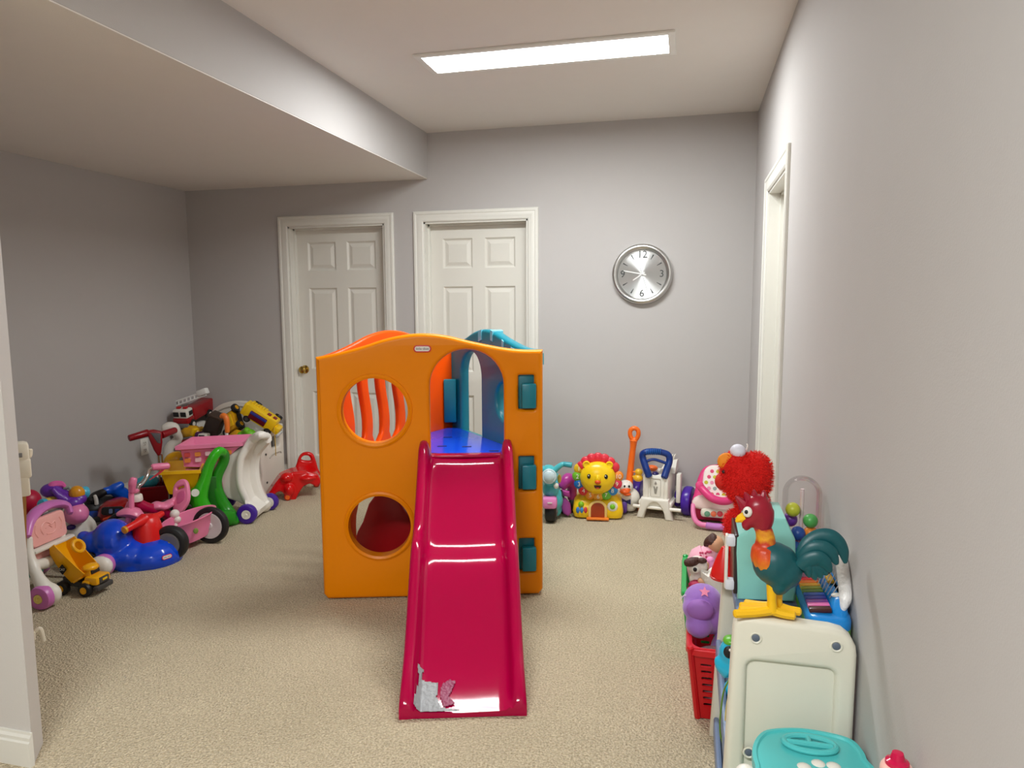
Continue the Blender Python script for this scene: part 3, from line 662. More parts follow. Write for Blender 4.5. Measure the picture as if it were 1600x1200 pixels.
# --- red fire car with decal
b = floor_at(183, 832); f = Fr(b); q = f; t = thing('red_ride_on', 'dark red ride on with a window decal behind the blue ride on', 'ride on toy', f.o, f.a)
g = G().ell(q(176, 799, .05), (.085, .11, .075)).ell(q(186, 786, .08), (.065, .09, .035)).ell(q(168, 806, .04), (.06, .09, .06)).ell(q(188, 808, .07), (.08, .09, .065)).blend(.009, 6); bo = obj('body', g, mat((150, 14, 20), .25, vary=.04), t, 70)
dm = MX.Translation(q(176, 798, -.064)) @ rotm(0, 4, -6) @ xz
d0 = obj('window_decal', G().plate(rrect(-.062, -.026, .062, .026, .018), .012, dm, bev=.003), BLK, bo); obj('decal_figures', G().plate(rrect(-.02, -.016, .0, .014, .006), .014, dm), mat((110, 130, 175), .4), d0); obj('decal_figures', G().plate(rrect(.012, -.014, .04, .012, .006), .014, dm), mat((40, 60, 130), .4), d0)
obj('stripe', G().tube([q(162, 812, -.05), q(175, 808, -.066), q(185, 810, -.05)], .01, 8), mat((225, 70, 30), .4), bo)
for x in (-.1, .12): wheel(t, (x, .0, .06), (0, -1, 0), .06, .05, BLK, GRY)
# --- pink tricycle
b = floor_at(262, 856); f = Fr(b); q = f; t = thing('tricycle', 'pink tricycle with a chrome handlebar, white walled tyres and a pink rear basket', 'tricycle', f.o, f.a)
PK = mat((238, 132, 170), .3, vary=.03); CR_ = mat((175, 10, 70), .25, vary=.03); WWL = mat((214, 206, 206), .4, vary=.04)
c = f.fl(331, 848); rw = wheel(t, (c.x, c.y, .112), (-.55, -.84, .0), .112, .045, BLK, WWL, .78); c2 = q(262, 838, .38); wheel(t, (c2.x, c2.y, .10), (-.75, .65, 0), .10, .04, BLK, WWL, .78)
k_ = q(196, 824, .02); wheel(t, (k_.x, k_.y, .125), (-.3, -1, .0), .125, .04, BLK, WWL, .80)
hs = q(213, 784, .06)
obj('frame', G().tube([hs, q(222, 791, .08), q(238, 796, .12), q(256, 800, .16), q(272, 818, .2), q(282, 838, .2)], [.032, .035, .035, .033, .028, .024], 10), CR_, t, label='crimson frame tube')
obj('rear_axle', G().tube([(c.x, c.y, .112), q(300, 832, .2), (c2.x, c2.y, .10)], .012, 8), CR_, t)
st = G().tube([q(200, 826, -.03), q(201, 812, -.035), q(205, 795, -.03), q(205, 770, -.01)], [.018, .018, .016, .015], 8); obj('fork', st, PK, t, label='pink front fork'); obj('fork', G().tube([q(190, 824, .07), q(195, 805, .07), q(203, 785, .06)], .016, 8), PK, t)
obj('steering_head', G().cyl(q(212, 783, .04), q(212, 772, .04), .04, .036, 16, .008), WHT, t, label='white steering head')
g = G().tube([q(215, 771, .04), q(216, 760, .04), q(222, 755, .06), q(229, 745, .1), q(232, 735, .12), q(240, 730, .13)], .013, 10); hb = obj('handlebar', g, CHR, t, label='chrome handlebar')
obj('grip', G().tube([q(238, 730, .13), q(250, 729, .14), q(263, 728, .15)], [.02, .022, .02], 10), PK, hb)
g = G().tube([q(215, 766, .04), q(210, 768, .0), q(206, 765, -.02)], .013, 10); g.tube([q(206, 768, -.02), q(207, 755, -.03), q(209, 748, -.03)], [.018, .023, .02], 10); obj('grip', g, PK, hb)
g = G()
for k in range(3): g.tube([q(262, 728, .15), q(254-4*k, 736+2*k, .13), q(244-5*k, 744+3*k, .12)], .003, 5)
obj('streamers', g, mat((200, 60, 70), .5), hb, kind='stuff')
obj('fender', G().tube([q(183, 804, -.02), q(200, 800, -.02), q(214, 803, -.02), q(227, 812, -.0)], [.02, .055, .06, .02], 10, flat=.55), PK, t, label='pink front fender')
g = G().tube([q(236, 793, .14), q(245, 790, .14), q(256, 791, .15), q(268, 785, .16)], [.045, .06, .055, .05], 12, flat=.45)
g.tube([q(262, 790, .16), q(275, 776, .17), q(286, 763, .18)], [.03, .02, .02], 10, flat=.6); g.blend(.007, 3); seat = obj('seat', g, PK, t, 70, label='pink saddle')
bm_ = fm(q(282, 778, .15), (.86, -.5, .35), (.35, .1, 1)); bk = [(-.06, -.10), (.0, -.085), (.055, -.03), (.07, .06), (.05, .105), (.0, .10), (-.035, .05)]
obj('backrest', G().plate(sm2(bk), .03, bm_, [rrect(-.005, .05, .045, .068, .008)], bev=.008), PK, seat); g = G().plate(sm2([(-.02, -.03), (.03, -.02), (.045, .03), (.0, .03)]), .036, bm_, bev=.003); obj('backrest_motif', g, mat((215, 100, 150), .4), seat)
g = G().tube([q(272, 802, .1), q(273, 812, .08), q(275, 822, .06), q(280, 830, .06)], .012, 8); g.ell(q(273, 803, .08), .028); g.ell(q(277, 812, .07), .022); obj('bow', g, WHT, t, label='white ribbon bow at the saddle post')
g = G(); secs = []
bc = q(296, 823, -.01); RX, RY = .152, .105
def ring(s, z, s2=None): return [bc + MX.Rotation(R(18), 3, 'Z') @ V((RX*s*math.cos(a), RY*s*math.sin(a), z + .03*s*math.cos(a))) for a in [2*PI*i/36 for i in range(36)]]
g.loft([ring(.55, -.075), ring(.78, -.07), ring(.93, -.01), ring(1.0, .055), ring(1.06, .06), ring(1.05, .068), ring(.96, .064), ring(.88, -.005), ring(.74, -.055), ring(.5, -.06)])
bk = obj('basket', g, PK, t, 50, label='pink rear basket'); obj('decal', G().ell(bc + V((.03, -.105, .0)), (.014, .004, .018)), mat((130, 150, 70), .4), bk)
# --- green and yellow shopping cart
b = floor_at(342, 826); f = Fr(b); q = f; t = thing('toy_cart', 'green framed toy shopping cart with a yellow basket', 'toy cart', f.o, f.a)
def slab(name, pts, m_, w=.045, parent=None, label=None, d=0, fl=1.5):
    return obj(name, G().tube([q(*p) for p in pts], w, 12, flat=fl), m_, parent or t, label=label)
g = G().tube([q(350, 709, .05), q(343, 705, .02), q(335, 712, .0), q(326, 730, .0), q(320, 750, 0), q(313, 770, 0), q(313, 786, 0), q(324, 800, 0), q(335, 812, 0), q(340, 824, 0)], [.026, .034, .036, .038, .042, .055, .06, .05, .044, .04], 12, flat=.85, up=(0, 1, 0)); g.ell(q(309, 776, 0), (.06, .05, .07)); g.blend(.008, 5)
obj('side_frame', g, GRN, t, 70, label='bright green near side frame')
g = G().tube([q(344, 706, .04), q(350, 710, .08), q(349, 722, .10), q(340, 742, .10), q(338, 760, .10), q(344, 780, .10), (q(354, 796, .09)), q(362, 808, .06), q(364, 818, .04)], [.034, .036, .038, .038, .04, .045, .045, .045, .045], 12, flat=.85, up=(0, 1, 0)); g.blend(.008, 5)
obj('side_frame', g, mat((34, 140, 26), .28, vary=.03), t, 70, label='deeper green far side frame'); obj('front_panel', G().plate([(q(x, y, .06).x, q(x, y, .06).z) for x, y in ((322, 745), (338, 745), (340, 770), (346, 785), (352, 800), (336, 806), (324, 795), (320, 770))], .03, MX.Translation((0, .08, 0)) @ xz, bev=.006), DGR, t); obj('foot_box', G().box(q(353, 808, .04), (.12, .12, .09), .03, rotm(0, 0, 10)), mat((34, 140, 26), .28, vary=.03), t)
obj('badge', G().cyl(q(305, 770, -.075), q(305, 770, -.09), .024, n=20), mat((215, 220, 205), .4), t); 
g = G(); A4 = [q(252, 742, .05), q(312, 742, .0), q(320, 727, .32), q(262, 730, .36)]; B4 = [q(264, 772, .07), q(303, 775, .05), q(306, 770, .28), q(268, 768, .3)]
def quadr(P4, s, z): c = sum(P4, V((0, 0, 0)))/4; return [c+(p-c)*s+V((0, 0, z)) for p in P4]
for p in A4: p.z = A4[0].z
g.loft([quadr(B4, 1, 0), quadr(A4, 1, 0), quadr(A4, 1.08, .002), quadr(A4, 1.08, .022), quadr(A4, .98, .022), quadr(A4, .93, 0), quadr(B4, .9, .015)]); obj('basket', g, YLW, t, 30, label='yellow basket')
obj('base', G().box(q(290, 812, .2), (.24, .24, .05), .02).tube([q(284, 800, .1), q(275, 825, .0)], .03, 10).box((-.22, .2, .06), (.14, .16, .12), .03), DGR, t)
wheel(t, (-.2, -.02, .05), (-.3, -1, 0), .05, .04, BLK, GRN); wheel(t, (.0, .0, .045), (0, -1, 0), .045, .04, DGR, GRN)
# --- pink and white shopping cart
b = floor_at(385, 816); f = Fr(b); q = f; t = thing('toy_cart', 'white framed toy shopping cart with a pink basket and purple wheels', 'toy cart', f.o, f.a)
PUW = mat((66, 28, 150), .3, vary=.04)
c = f.fl(387, 818); wheel(t, (c.x, c.y-.0, .066), (-.35, -1, 0), .066, .05, PUW, WHT, .5); c = f.fl(418, 797); wheel(t, (c.x+.02, c.y, .06), (-.5, -1, 0), .06, .05, PUW, WHT, .66)
wheel(t, (-.25, .1, .06), (-.4, -1, 0), .06, .05, PUW, WHT, .5); wheel(t, (-.12, .42, .06), (.4, 1, 0), .06, .05, PUW, WHT, .5)
def rib(pts, d0, w, m_, nm, th=.05, lab=None): return obj(nm, G().plate([(q(*p).x, q(*p).z) for p in pts], th, MX.Translation((0, d0, 0)) @ xz, bev=.012), m_, t, label=lab)
WPN = mat((240, 236, 228), .32, vary=.02)
pts = [(340, 728), (362, 712), (378, 703), (384, 696), (394, 688), (404, 681), (413, 683), (406, 688), (394, 700), (385, 716), (380, 735), (380, 752), (384, 770), (391, 785), (398, 800), (392, 803), (384, 796), (372, 790), (354, 784), (343, 770), (336, 750)]
rib(pts, .12, 0, mat((205, 202, 190), .4, vary=.02), 'side_frame', .06, 'white near side panel')
g = G().tube([q(418, 682, .02), q(407, 680, -.02), q(396, 686, .06), q(388, 697, .06), q(377, 715, .06), q(374, 735, .06), q(375, 755, .06), q(381, 772, .06), q(390, 788, .06), q(400, 800, -.03)], [.02, .03, .03, .028, .026, .025, .025, .026, .028, .03], 10); obj('frame_rib', g, WPN, t, label='white curved front rib')
g = G().tube([q(418, 684, .04), q(408, 692, .14), q(398, 705, .2), q(394, 725, .2), q(395, 745, .2), q(400, 765, .2), q(410, 785, .2), q(418, 792, .18)], [.03, .04, .045, .045, .045, .045, .045, .04], 10, flat=1.3); obj('side_frame', g, WPN, t, label='white far side panel')
n_ = [q(396, 688, .06), q(386, 702, .06), q(378, 718, .06), q(376, 736, .06), q(377, 755, .06), q(383, 772, .06), q(392, 788, .06)]; r_ = [q(412, 689, .12), q(402, 704, .18), q(398, 722, .2), q(397, 742, .2), q(400, 760, .2), q(406, 775, .2), q(414, 788, .18)]
n_, r_ = catmull(n_, 4), catmull(r_, 4); obj('front_band', G().loft([[a_, c_, c_+V((-.02, .02, 0)), a_+V((-.02, .02, 0))] for a_, c_ in zip(n_, r_)]), WPN, t)
obj('kick_step', G().loft([[q(383, 780, .06), q(402, 772, .18), q(418, 787, .16), q(397, 803, -.05)], [q(383, 786, -.02), q(402, 778, .2), q(417, 795, .18), q(397, 811, -.03)]]), WPN, t)
g = G(); A4 = [q(276, 702, .08), q(378, 701, .06), q(392, 688, .34), q(300, 688, .38)]; B4 = [q(287, 722, .12), q(345, 724, .1), q(350, 716, .28), q(300, 714, .3)]
for p in A4: p.z = A4[0].z
g.loft([quadr(B4, 1, -.03), quadr(B4, 1.0, 0), quadr(A4, .9, -.015), quadr(A4, .93, -.012), quadr(A4, 1.04, -.004), quadr(A4, 1.04, .02), quadr(A4, .98, .024), quadr(A4, .9, 0), quadr(B4, .9, 0)])
bsk = obj('basket', g, mat((236, 130, 170), .3, vary=.03), t, 30, label='pink basket')
for r_ in range(2):
    for k in range(5):
        p0 = A4[0].lerp(A4[1], .12+.16*k); obj('basket_window', G().plate(rrect(-.018, -.014, .018, .014, .006), .008, MX.Translation((p0.x+.012, p0.y+.018+.012*r_, p0.z-.045-.04*r_)) @ xz), [mat((205, 70, 70), .4), mat((230, 140, 60), .4), mat((245, 200, 205), .4)][(k+r_) % 3], bsk)
obj('lower_tray', G().loft([[q(290, 735, .05), q(345, 738, .03), q(350, 770, .1), q(300, 770, .12)], [q(290, 730, .3), q(345, 730, .3), q(350, 765, .3), q(300, 765, .3)]]), mat((225, 140, 170), .35), t)
# --- red scooter handle standing behind the tricycle
b = floor_at(262, 806); f = Fr(b); q = f
t = thing('scooter', 'dark red scooter with twin chrome steering poles beside the wall outlet', 'scooter', f.o, f.a)
hd = obj('head', G().plate([(q(x, y).x, q(x, y).z) for x, y in ((228, 673), (240, 671), (253, 674), (254, 690), (252, 706), (250, 711), (246, 711), (240, 702), (234, 688))], .06, xz, bev=.012), MAR, t)
obj('grey_inset', G().plate([(q(x, y).x, q(x, y).z) for x, y in ((235, 675), (251, 676), (251, 692), (246, 691))], .066, xz, bev=.004), mat((88, 88, 92), .4), hd)
obj('grip', G().cyl(q(201, 685, -.05), q(232, 676, 0), .022, .026, 16, .006), MAR, t); obj('grip', G().cyl(q(252, 680, 0), q(274, 672, .1), .026, .022, 16, .006), MAR, t)
for x in (247, 252): obj('pole', G().tube([q(x, 710), q(x+2, 740), V((q(x+6, 790).x, 0, .06))], .008, 8, 0), CHR, t)
obj('deck', G().box((.12, .06, .07), (.42, .11, .03), .012, rotm(0, 0, 20)), MAR, t); wheel(t, (-.06, .0, .05), (-.3, -1, 0), .05, .035, BLK, GRY); wheel(t, (.34, .14, .05), (-.3, -1, 0), .05, .035, BLK, GRY)
# --- dark red wagon with a teal bottle in it
b = floor_at(236, 818); f = Fr(b); q = f
t = thing('toy_wagon', 'dark red toy wagon tub behind the tricycle handlebar', 'wagon', f.o, f.a)
A4 = [q(214, 767, .05), q(262, 764, .03), q(264, 755, .3), q(222, 757, .32)]; B4 = [V((p.x*.88+.01, p.y*.9+.02, .1)) for p in A4]
for p in A4: p.z = A4[0].z
g = G(); g.loft([quadr(B4, 1, 0), quadr(A4, 1, 0), quadr(A4, 1.05, .004), quadr(A4, 1.05, .018), quadr(A4, .95, .018), quadr(B4, .92, .01)]); obj('tub', g, MAR, t, 30)
for x, y in ((-.1, .03), (.12, .03)): wheel(t, (x, y, .055), (0, -1, 0), .055, .04, BLK, WHT)
c0 = q(214, 754, .14); c1 = q(244, 751, .2); zb = A4[0].z
t2 = thing('toy_bottle', 'teal plastic bottle lying across the dark red wagon', 'bottle', f.o, f.a)
g = G().tube([c0+V((0, 0, -.01)), c0.lerp(c1, .15), c0.lerp(c1, .3), c0.lerp(c1, .85), c1], [.02, .03, .042, .04, .028], 14); obj('bottle_body', g, mat((60, 155, 175), .3), t2); obj('cap', G().cyl(c0+V((-.03, -.01, -.01)), c0, .02, n=14, bev=.004), mat((40, 130, 150), .35), t2)
# --- yellow horn
b = floor_at(283, 800); f = Fr(b); q = f
t = thing('toy_lantern', 'yellow toy lantern on a stand with a grey round end under the pink basket', 'toy', f.o, f.a)
obj('shell', G().tube([q(260, 727), q(268, 720), q(277, 717, .0), q(284, 720, .0)], [.03, .05, .055, .045], 14), AMB, t); c = q(285, 722, -.05)
obj('end_cap', G().cyl(c+V((0, .02, 0)), c, .034, n=18, bev=.006), GRY, t); obj('stand', G().cyl((c.x-.05, .03, 0), (c.x-.05, .03, c.z-.03), .05, .03), DGY, t)
# --- white walker frame behind the scooter
b = floor_at(276, 786); f = Fr(b); q = f
t = thing('push_walker', 'white plastic walker handle standing behind the red scooter', 'walker', f.o, f.a)
g = G().tube([q(256, 672), q(264, 668), q(272, 669), q(276, 677), q(280, 686, .03)], [.035, .042, .04, .032, .03], 12); g.tube([q(280, 686, .03), q(264, 700, .03), q(262, 725, .03), q(266, 760, .02), V((q(268, 770).x, 0, .03))], [.03, .035, .04, .04, .045], 12); g.blend(.009, 4); obj('handle_frame', g, mat((222, 218, 208), .35), t, 70)
obj('foot', G().box((-.02, .05, .03), (.2, .2, .05), .015), mat((222, 218, 208), .35), t)
# --- white toy chest in the corner
TB = V((-3.48, -.22, 0)); tb = Fr(TB, 0.0); q = tb
WCH = mat((236, 230, 218), .36, vary=.02)
t = thing('toy_chest', 'white plastic toy chest with an arched back and side hand hole, filled with trucks', 'toy box', TB, 0)
yzl = MX(((0, 0, 1, 0), (1, 0, 0, 0), (0, 1, 0, 0), (0, 0, 0, 1)))
sp = [(-.16, .0), (.19, 0), (.19, .50), (.15, .505), (.05, .495), (-.04, .485), (-.085, .47), (-.10, .43), (-.09, .39), (-.12, .35), (-.135, .25), (-.12, .15), (-.135, .06)]
s = obj('side_panel', G().plate(sp, .05, MX.Translation((.325, 0, 0)) @ yzl, [rrect(.02, .33, .135, .42, .02)], bev=.012), WCH, t)
for y, z in ((.15, .45), (-.07, .3), (-.07, .08)): obj('screw', G().cyl((.352, y, z), (.355, y, z), .009, n=10), DGY, s)
obj('groove', G().tube([(.352, -.02, .26), (.352, .02, .28), (.352, .12, .285), (.352, .14, .27)], .005, 6), mat((190, 182, 170), .5), s)
obj('side_panel', G().plate(sp, .05, MX.Translation((-.37, 0, 0)) @ yzl, bev=.012), WCH, t)
bp_ = [(-.37, 0), (.33, 0), (.33, .49), (.27, .5)] + [(-.02+.29*math.cos(R(a)), .5+.175*math.sin(R(a))) for a in range(10, 175, 10)] + [(-.31, .5), (-.37, .49)]
obj('back_panel', G().plate(bp_, .045, MX.Translation((0, .175, 0)) @ xz, bev=.012), WCH, t); g = G().tube([V((-.02+.25*math.cos(R(a)), .148, .5+.135*math.sin(R(a)))) for a in range(5, 180, 12)], .006, 6); obj('back_groove', g, mat((205, 200, 190), .5), t)
obj('front_panel', G().box((-.02, -.13, .2), (.68, .03, .4), .01), WCH, t); obj('floor_panel', G().box((-.02, 0, .03), (.68, .3, .03), .005), WCH, t)
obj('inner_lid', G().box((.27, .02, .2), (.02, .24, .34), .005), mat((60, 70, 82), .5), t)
obj('strap', G().tube([q(428, 668, -.1), q(430, 690, -.12), q(431, 712, -.13)], .003, 5), mat((200, 160, 40), .5), t)
# heap inside: each truck on its own
def cuboid(name, M, d, m_, parent, bev=.01, c=(0, 0, 0), label=None, tap=None):
    g = G(); g.m = M; g.box(c, d, bev, tap=tap); return obj(name, g, m_, parent, label=label)
# fire engine
c = q(297, 648, -.02); t = thing('fire_engine', 'red and white toy fire engine with a white ladder on top of the heap', 'toy truck', TB+V((c.x, c.y, 0)), 0)
M = MX.Translation((0, 0, c.z-.01)) @ rotm(0, 0, -84) @ rotm(0, 10)                      # local x = nose
Mb = M @ MX.Translation((-.02, 0, 0))
cuboid('body', Mb, (.30, .115, .10), mat((165, 16, 26), .25), t, .01, (-.10, 0, .02)); cb = cuboid('cab', M, (.09, .12, .07), WHT, t, .012, (.085, 0, .055), 'white cab'); cuboid('cab_lower', M, (.10, .122, .045), mat((165, 16, 26), .25), t, .008, (.085, 0, -.0), 'red lower cab')
for y in (-.03, .03): cuboid('windscreen', M, (.01, .045, .038), BLK, cb, .003, (.129, y, .055)); cuboid('beacon', M, (.03, .03, .016), mat((190, 20, 30), .3), cb, .004, (.085, y*.9, .098))
cuboid('side_window', M, (.05, .125, .035), BLK, cb, .004, (.075, 0, .055)); cuboid('bumper', M, (.03, .13, .035), GRY, t, .008, (.135, 0, -.035))
for x in (.07, -.17): 
    for sd in (-1, 1): wheel(t, M @ V((x, sd*.055, -.04)), (M.to_3x3() @ V((0, sd, 0))), .038, .03, BLK, WHT)
L0, L1 = q(246, 641, -.05)-V((c.x, c.y, 0)), q(322, 614, .02)-V((c.x, c.y, 0)); lw = V((.02, .03, 0)).normalized()*.032
LW = mat((240, 240, 236), .35); ax_ = (L1-L0).normalized(); up_ = V((0, 0, 1))
for s_ in (-1, 1): obj('ladder_rail', G().tube([L0+V((0, 0, s_*.017)), L1+V((0, 0, s_*.017))], .007, 6, 0), LW, t, label='white ladder rail')
for k in range(12): p = L0.lerp(L1, .04+.08*k); obj('ladder_rung', G().tube([p+V((0, 0, -.017)), p+V((0, 0, .017))], .0055, 6, 0), LW, t)
obj('ladder_base', G().box(L1+V((-.03, .0, .005)), (.09, .05, .05), .01, rotm(0, -20, 0)), LW, t)
# yellow school bus
c = q(409, 651, -.03); t = thing('toy_bus', 'yellow toy bus tipped on its side on the right of the heap', 'toy bus', TB+V((c.x, c.y, 0)), 0)
M = MX.Translation((0, 0, c.z)) @ rotm(0, 0, 18) @ rotm(0, 34, 0) @ rotm(8)                # local x along the bus
BY = mat((248, 204, 20), .3)
bb = cuboid('body', M, (.26, .12, .11), BY, t, .02); wn = cuboid('window_opening', M, (.14, .01, .065), mat((105, 14, 30), .3), bb, .006, (-.01, -.062, -.005)); cuboid('window_shade', M, (.14, .006, .022), mat((50, 60, 150), .3), wn, .002, (-.01, -.066, .012))
for x in (.045, .095): cuboid('roof_window', M, (.03, .04, .01), mat((140, 20, 35), .3), bb, .003, (x, -.02, .056))
for k in range(6): cuboid('roof_ridge', M, (.02, .06, .008), BY, bb, .003, (-.11+.022*k, .02, .057))
cuboid('bonnet', M, (.05, .1, .06), BY, t, .015, (.15, 0, -.02)); cuboid('front_bumper', M, (.02, .11, .025), mat((200, 205, 210), .4), t, .006, (.18, 0, -.045)); cuboid('rear_cap', M, (.03, .11, .10), BY, t, .012, (-.135, 0, 0))
for x in (-.08, .1): wheel(t, M @ V((x, .06, .045)), (M.to_3x3() @ V((0, .6, 1))), .032, .03, BLK, DGY); wheel(t, M @ V((x, -.05, -.055)), (M.to_3x3() @ V((0, -1, 0))), .028, .025, BLK, DGY)
# yellow digger upside down
c = q(365, 660, -.05); t = thing('toy_loader', 'upturned yellow toy loader with a black chassis in the middle of the heap', 'toy truck', TB+V((c.x, c.y, 0)), 0)
M = MX.Translation((0, 0, c.z)) @ rotm(0, -32, 0) @ rotm(-20)
cuboid('bed_plate', M, (.10, .05, .15), AMB, t, .01, (0, -.02, 0)); ch = cuboid('chassis', M, (.15, .03, .19), BLK, t, .01, (0, .01, .01)); cuboid('plate_inset', M, (.07, .01, .10), YLW, t, .004, (0, -.047, .0))
for x in (-.07, .07):
    for z in (.085, -.06): wheel(t, M @ V((x, -.02, z)), (M.to_3x3() @ V((1 if x > 0 else -1, 0, 0))), .035, .035, BLK, AMB)
cuboid('cab', M, (.09, .06, .05), AMB, t, .012, (.0, -.02, -.115))
# black tipper bin
c = q(336, 664, -.09); t = thing('toy_tipper_bin', 'dark brown toy truck bin lying between fire engine and loader', 'toy truck', TB+V((c.x, c.y, 0)), 0)
M = MX.Translation((0, 0, c.z)) @ rotm(0, 24, 0) @ rotm(0, 0, 15); DB = mat((48, 36, 30), .45, vary=.15)
cuboid('bin', M, (.10, .12, .15), DB, t, .012); cuboid('bin_rim', M, (.115, .13, .02), mat((66, 48, 36), .5), t, .006, (0, 0, .08)); cuboid('rib', M, (.012, .125, .12), DB, t, .004, (-.052, 0, 0))
# yellow and purple tanker
c = q(305, 676, -.12); t = thing('toy_mixer', 'yellow and purple toy mixer truck under the fire engine', 'toy truck', TB+V((c.x, c.y, 0)), 0)
z = c.z; obj('drum', G().tube([V((-.11, 0, z-.02)), V((-.06, 0, z)), V((.0, 0, z)), V((.04, 0, z-.01))], [.03, .055, .055, .035], 16), AMB, t); cuboid('stripe', MX.Translation((0, 0, z)) @ rotm(0, 30), (.03, .12, .06), YLW, t, .008, (.01, 0, .02)); cuboid('tail', MX.Translation((0, 0, z)) @ rotm(0, 20), (.08, .1, .06), mat((80, 30, 95), .35), t, .012, (.07, 0, .0))
# red rescue truck with white cab
c = q(286, 693, -.18); t = thing('rescue_truck', 'long dark red toy truck lying below the mixer beside the pink basket', 'toy truck', TB+V((c.x, c.y, 0)), 0)
M = MX.Translation((0, 0, c.z)) @ rotm(0, -14, 0)
cuboid('body', M, (.20, .08, .055), MAR, t, .008); cuboid('cab', M, (.05, .085, .05), mat((195, 195, 195), .4), t, .008, (-.10, 0, -.035)); cuboid('window', M, (.03, .09, .02), BLK, t, .003, (-.10, 0, -.03)); cuboid('ladder_rack', M, (.18, .03, .014), GRY, t, .003, (0, 0, .034))
c = q(319, 682, -.2); t = thing('white_toy_car', 'small white toy car roof peeking over the pink basket', 'toy car', TB+V((c.x, c.y, 0)), 0)
M = MX.Translation((0, 0, c.z)); cuboid('body', M, (.12, .07, .04), WHT, t, .012, (0, 0, -.02)); cuboid('roof', M, (.07, .06, .03), WHT, t, .01, (0, 0, .01)); cuboid('window', M, (.05, .064, .016), BLK, t, .003, (0, 0, .008))
# green toy
c = q(388, 677, -.1); t = thing('green_turtle', 'lime green soft toy squeezed under the toy bus', 'soft toy', TB+V((c.x, c.y, 0)), 0)
g = G().ell((0, 0, c.z), (.06, .05, .035)).ell((.04, -.02, c.z-.03), (.03, .03, .03)).ell((-.05, -.02, c.z-.01), (.03, .03, .025)).ell((.01, -.03, c.z+.025), (.025, .03, .03)).blend(.007, 3); obj('body', g, mat((110, 190, 30), .5), t, 70)
c = q(413, 694, -.05); t = thing('green_ball', 'small green ball showing through the side of the toy chest', 'ball', TB+V((c.x, c.y, 0)), 0); obj('ball', G().ell((-.03, .0, c.z), .045), mat((110, 180, 40), .4), t); obj('seam', G().torus((-.03, 0, c.z), .0445, .002), mat((80, 140, 30), .5), t)
# orange hook handled cane in the pink basket
c = q(354, 690, -.26); t = thing('toy_cane', 'orange hooked cane with a white shaft standing behind the pink basket', 'toy cane', TB+V((c.x, c.y, 0)), 0)
o = V((c.x, c.y, 0)); obj('hook', G().tube([q(346, 652, -.26)-o, q(349, 649, -.26)-o, q(353, 653, -.26)-o, q(355, 664, -.26)-o, q(355, 675, -.26)-o], [.016, .02, .021, .02, .018], 12), mat((245, 130, 50), .35), t); obj('shaft', G().cyl(q(354, 675, -.26)-o, V((0, 0, .0)), .013), mat((225, 220, 215), .4), t)
# --- small red ride on by the door
b = floor_at(455, 781); f = Fr(b); q = f; t = thing('red_scoot_ride_on', 'bright red ride on with a hand hole in its tall back, left of the playhouse', 'ride on toy', f.o, f.a)
g = G()
g.plate([(q(x, y, .08).x, q(x, y, .08).z) for x, y in ((414, 776), (422, 764), (430, 752), (437, 743), (448, 738), (460, 734), (478, 733), (496, 738), (502, 750), (494, 757), (484, 752), (474, 756), (466, 768), (460, 782), (446, 780), (444, 769), (439, 764), (432, 766), (424, 775))], .19, MX.Translation((0, .1, 0)) @ xz)
g.ell(q(452, 766, -.0), (.036, .035, .05)); g.ell(q(448, 746, .02), (.05, .05, .04)); g.ell(q(480, 743, .1), (.09, .13, .035))
g.blend(.008, 7); obj('body', g, mat((214, 14, 18), .18), t, 70)
pb = lambda x, y: (q(x, y, .2).x, q(x, y, .2).z)
obj('back_handle', G().plate(sm2([pb(*p) for p in ((462, 736), (464, 722), (468, 712), (474, 707), (482, 706), (489, 709), (493, 718), (497, 732), (500, 742), (480, 746))], 4), .05, MX.Translation((0, .2, 0)) @ xz, [sm2([pb(*p) for p in ((471, 718), (474, 712), (482, 712), (485, 719))], 4)], bev=.018, seg=3), mat((214, 14, 18), .18), t)
for (x, y, d) in ((450, 783, 0), (475, 760, 0), (495, 762, 0)):
    c = f.fl(x, y); wheel(t, (c.x, c.y+.02, .026), (-.2, -1, 0), .026, .03, mat((190, 30, 20), .4), mat((240, 110, 30), .4), .7)
# ---------------------------------------------------------------- toys along the back wall, right side
# --- teal scooter bike
b = floor_at(862, 815); f = Fr(b); q = f; t = thing('toy_scooter_bike', 'teal toy motorbike with a pink front fender and round white headlight by the playhouse', 'ride on toy', f.o, f.a)
TQ = mat((80, 188, 196), .28, vary=.03); MG = mat((184, 60, 150), .3, vary=.04)
g = G(); g.ell(q(858, 744), (.055, .05, .06)); g.ell(q(857, 733, .02), (.045, .045, .03)); g.ell(q(860, 764, .03), (.055, .06, .06)); g.ell(q(864, 782, .08), (.07, .1, .07)); g.ell(q(868, 795, .1), (.045, .08, .05)); g.tube([q(862, 765, .05), q(872, 770, .05), q(873, 790, .04)], [.03, .025, .02], 10); g.ell((0, .25, .2), (.07, .16, .08)); g.blend(.007, 4); obj('body', g, TQ, t, 70)
obj('headlight', G().lathe([(.048, 0), (.05, .012), (.043, .018), (.04, .016), (.03, .026), (0, .03)], axmat((0, -1, .1), q(858, 744, -.045)), 28), mat((205, 225, 230), .2), t, label='white headlight')
obj('indicator', G().ell(q(869, 759, -.04), (.017, .015, .02)), WHT, t)
obj('handlebar', G().tube([q(866, 735, 0), q(876, 727, .0), q(882, 725, .0)], [.022, .018, .016], 10), TQ, t); obj('grip', G().cyl(q(880, 725, 0), q(894, 727, -.01), .017, .019, 14, .005), mat((60, 165, 178), .35), t)
obj('handlebar', G().tube([q(850, 735, 0), q(840, 727, .0), q(834, 726, .0)], [.022, .018, .016], 10), TQ, t)
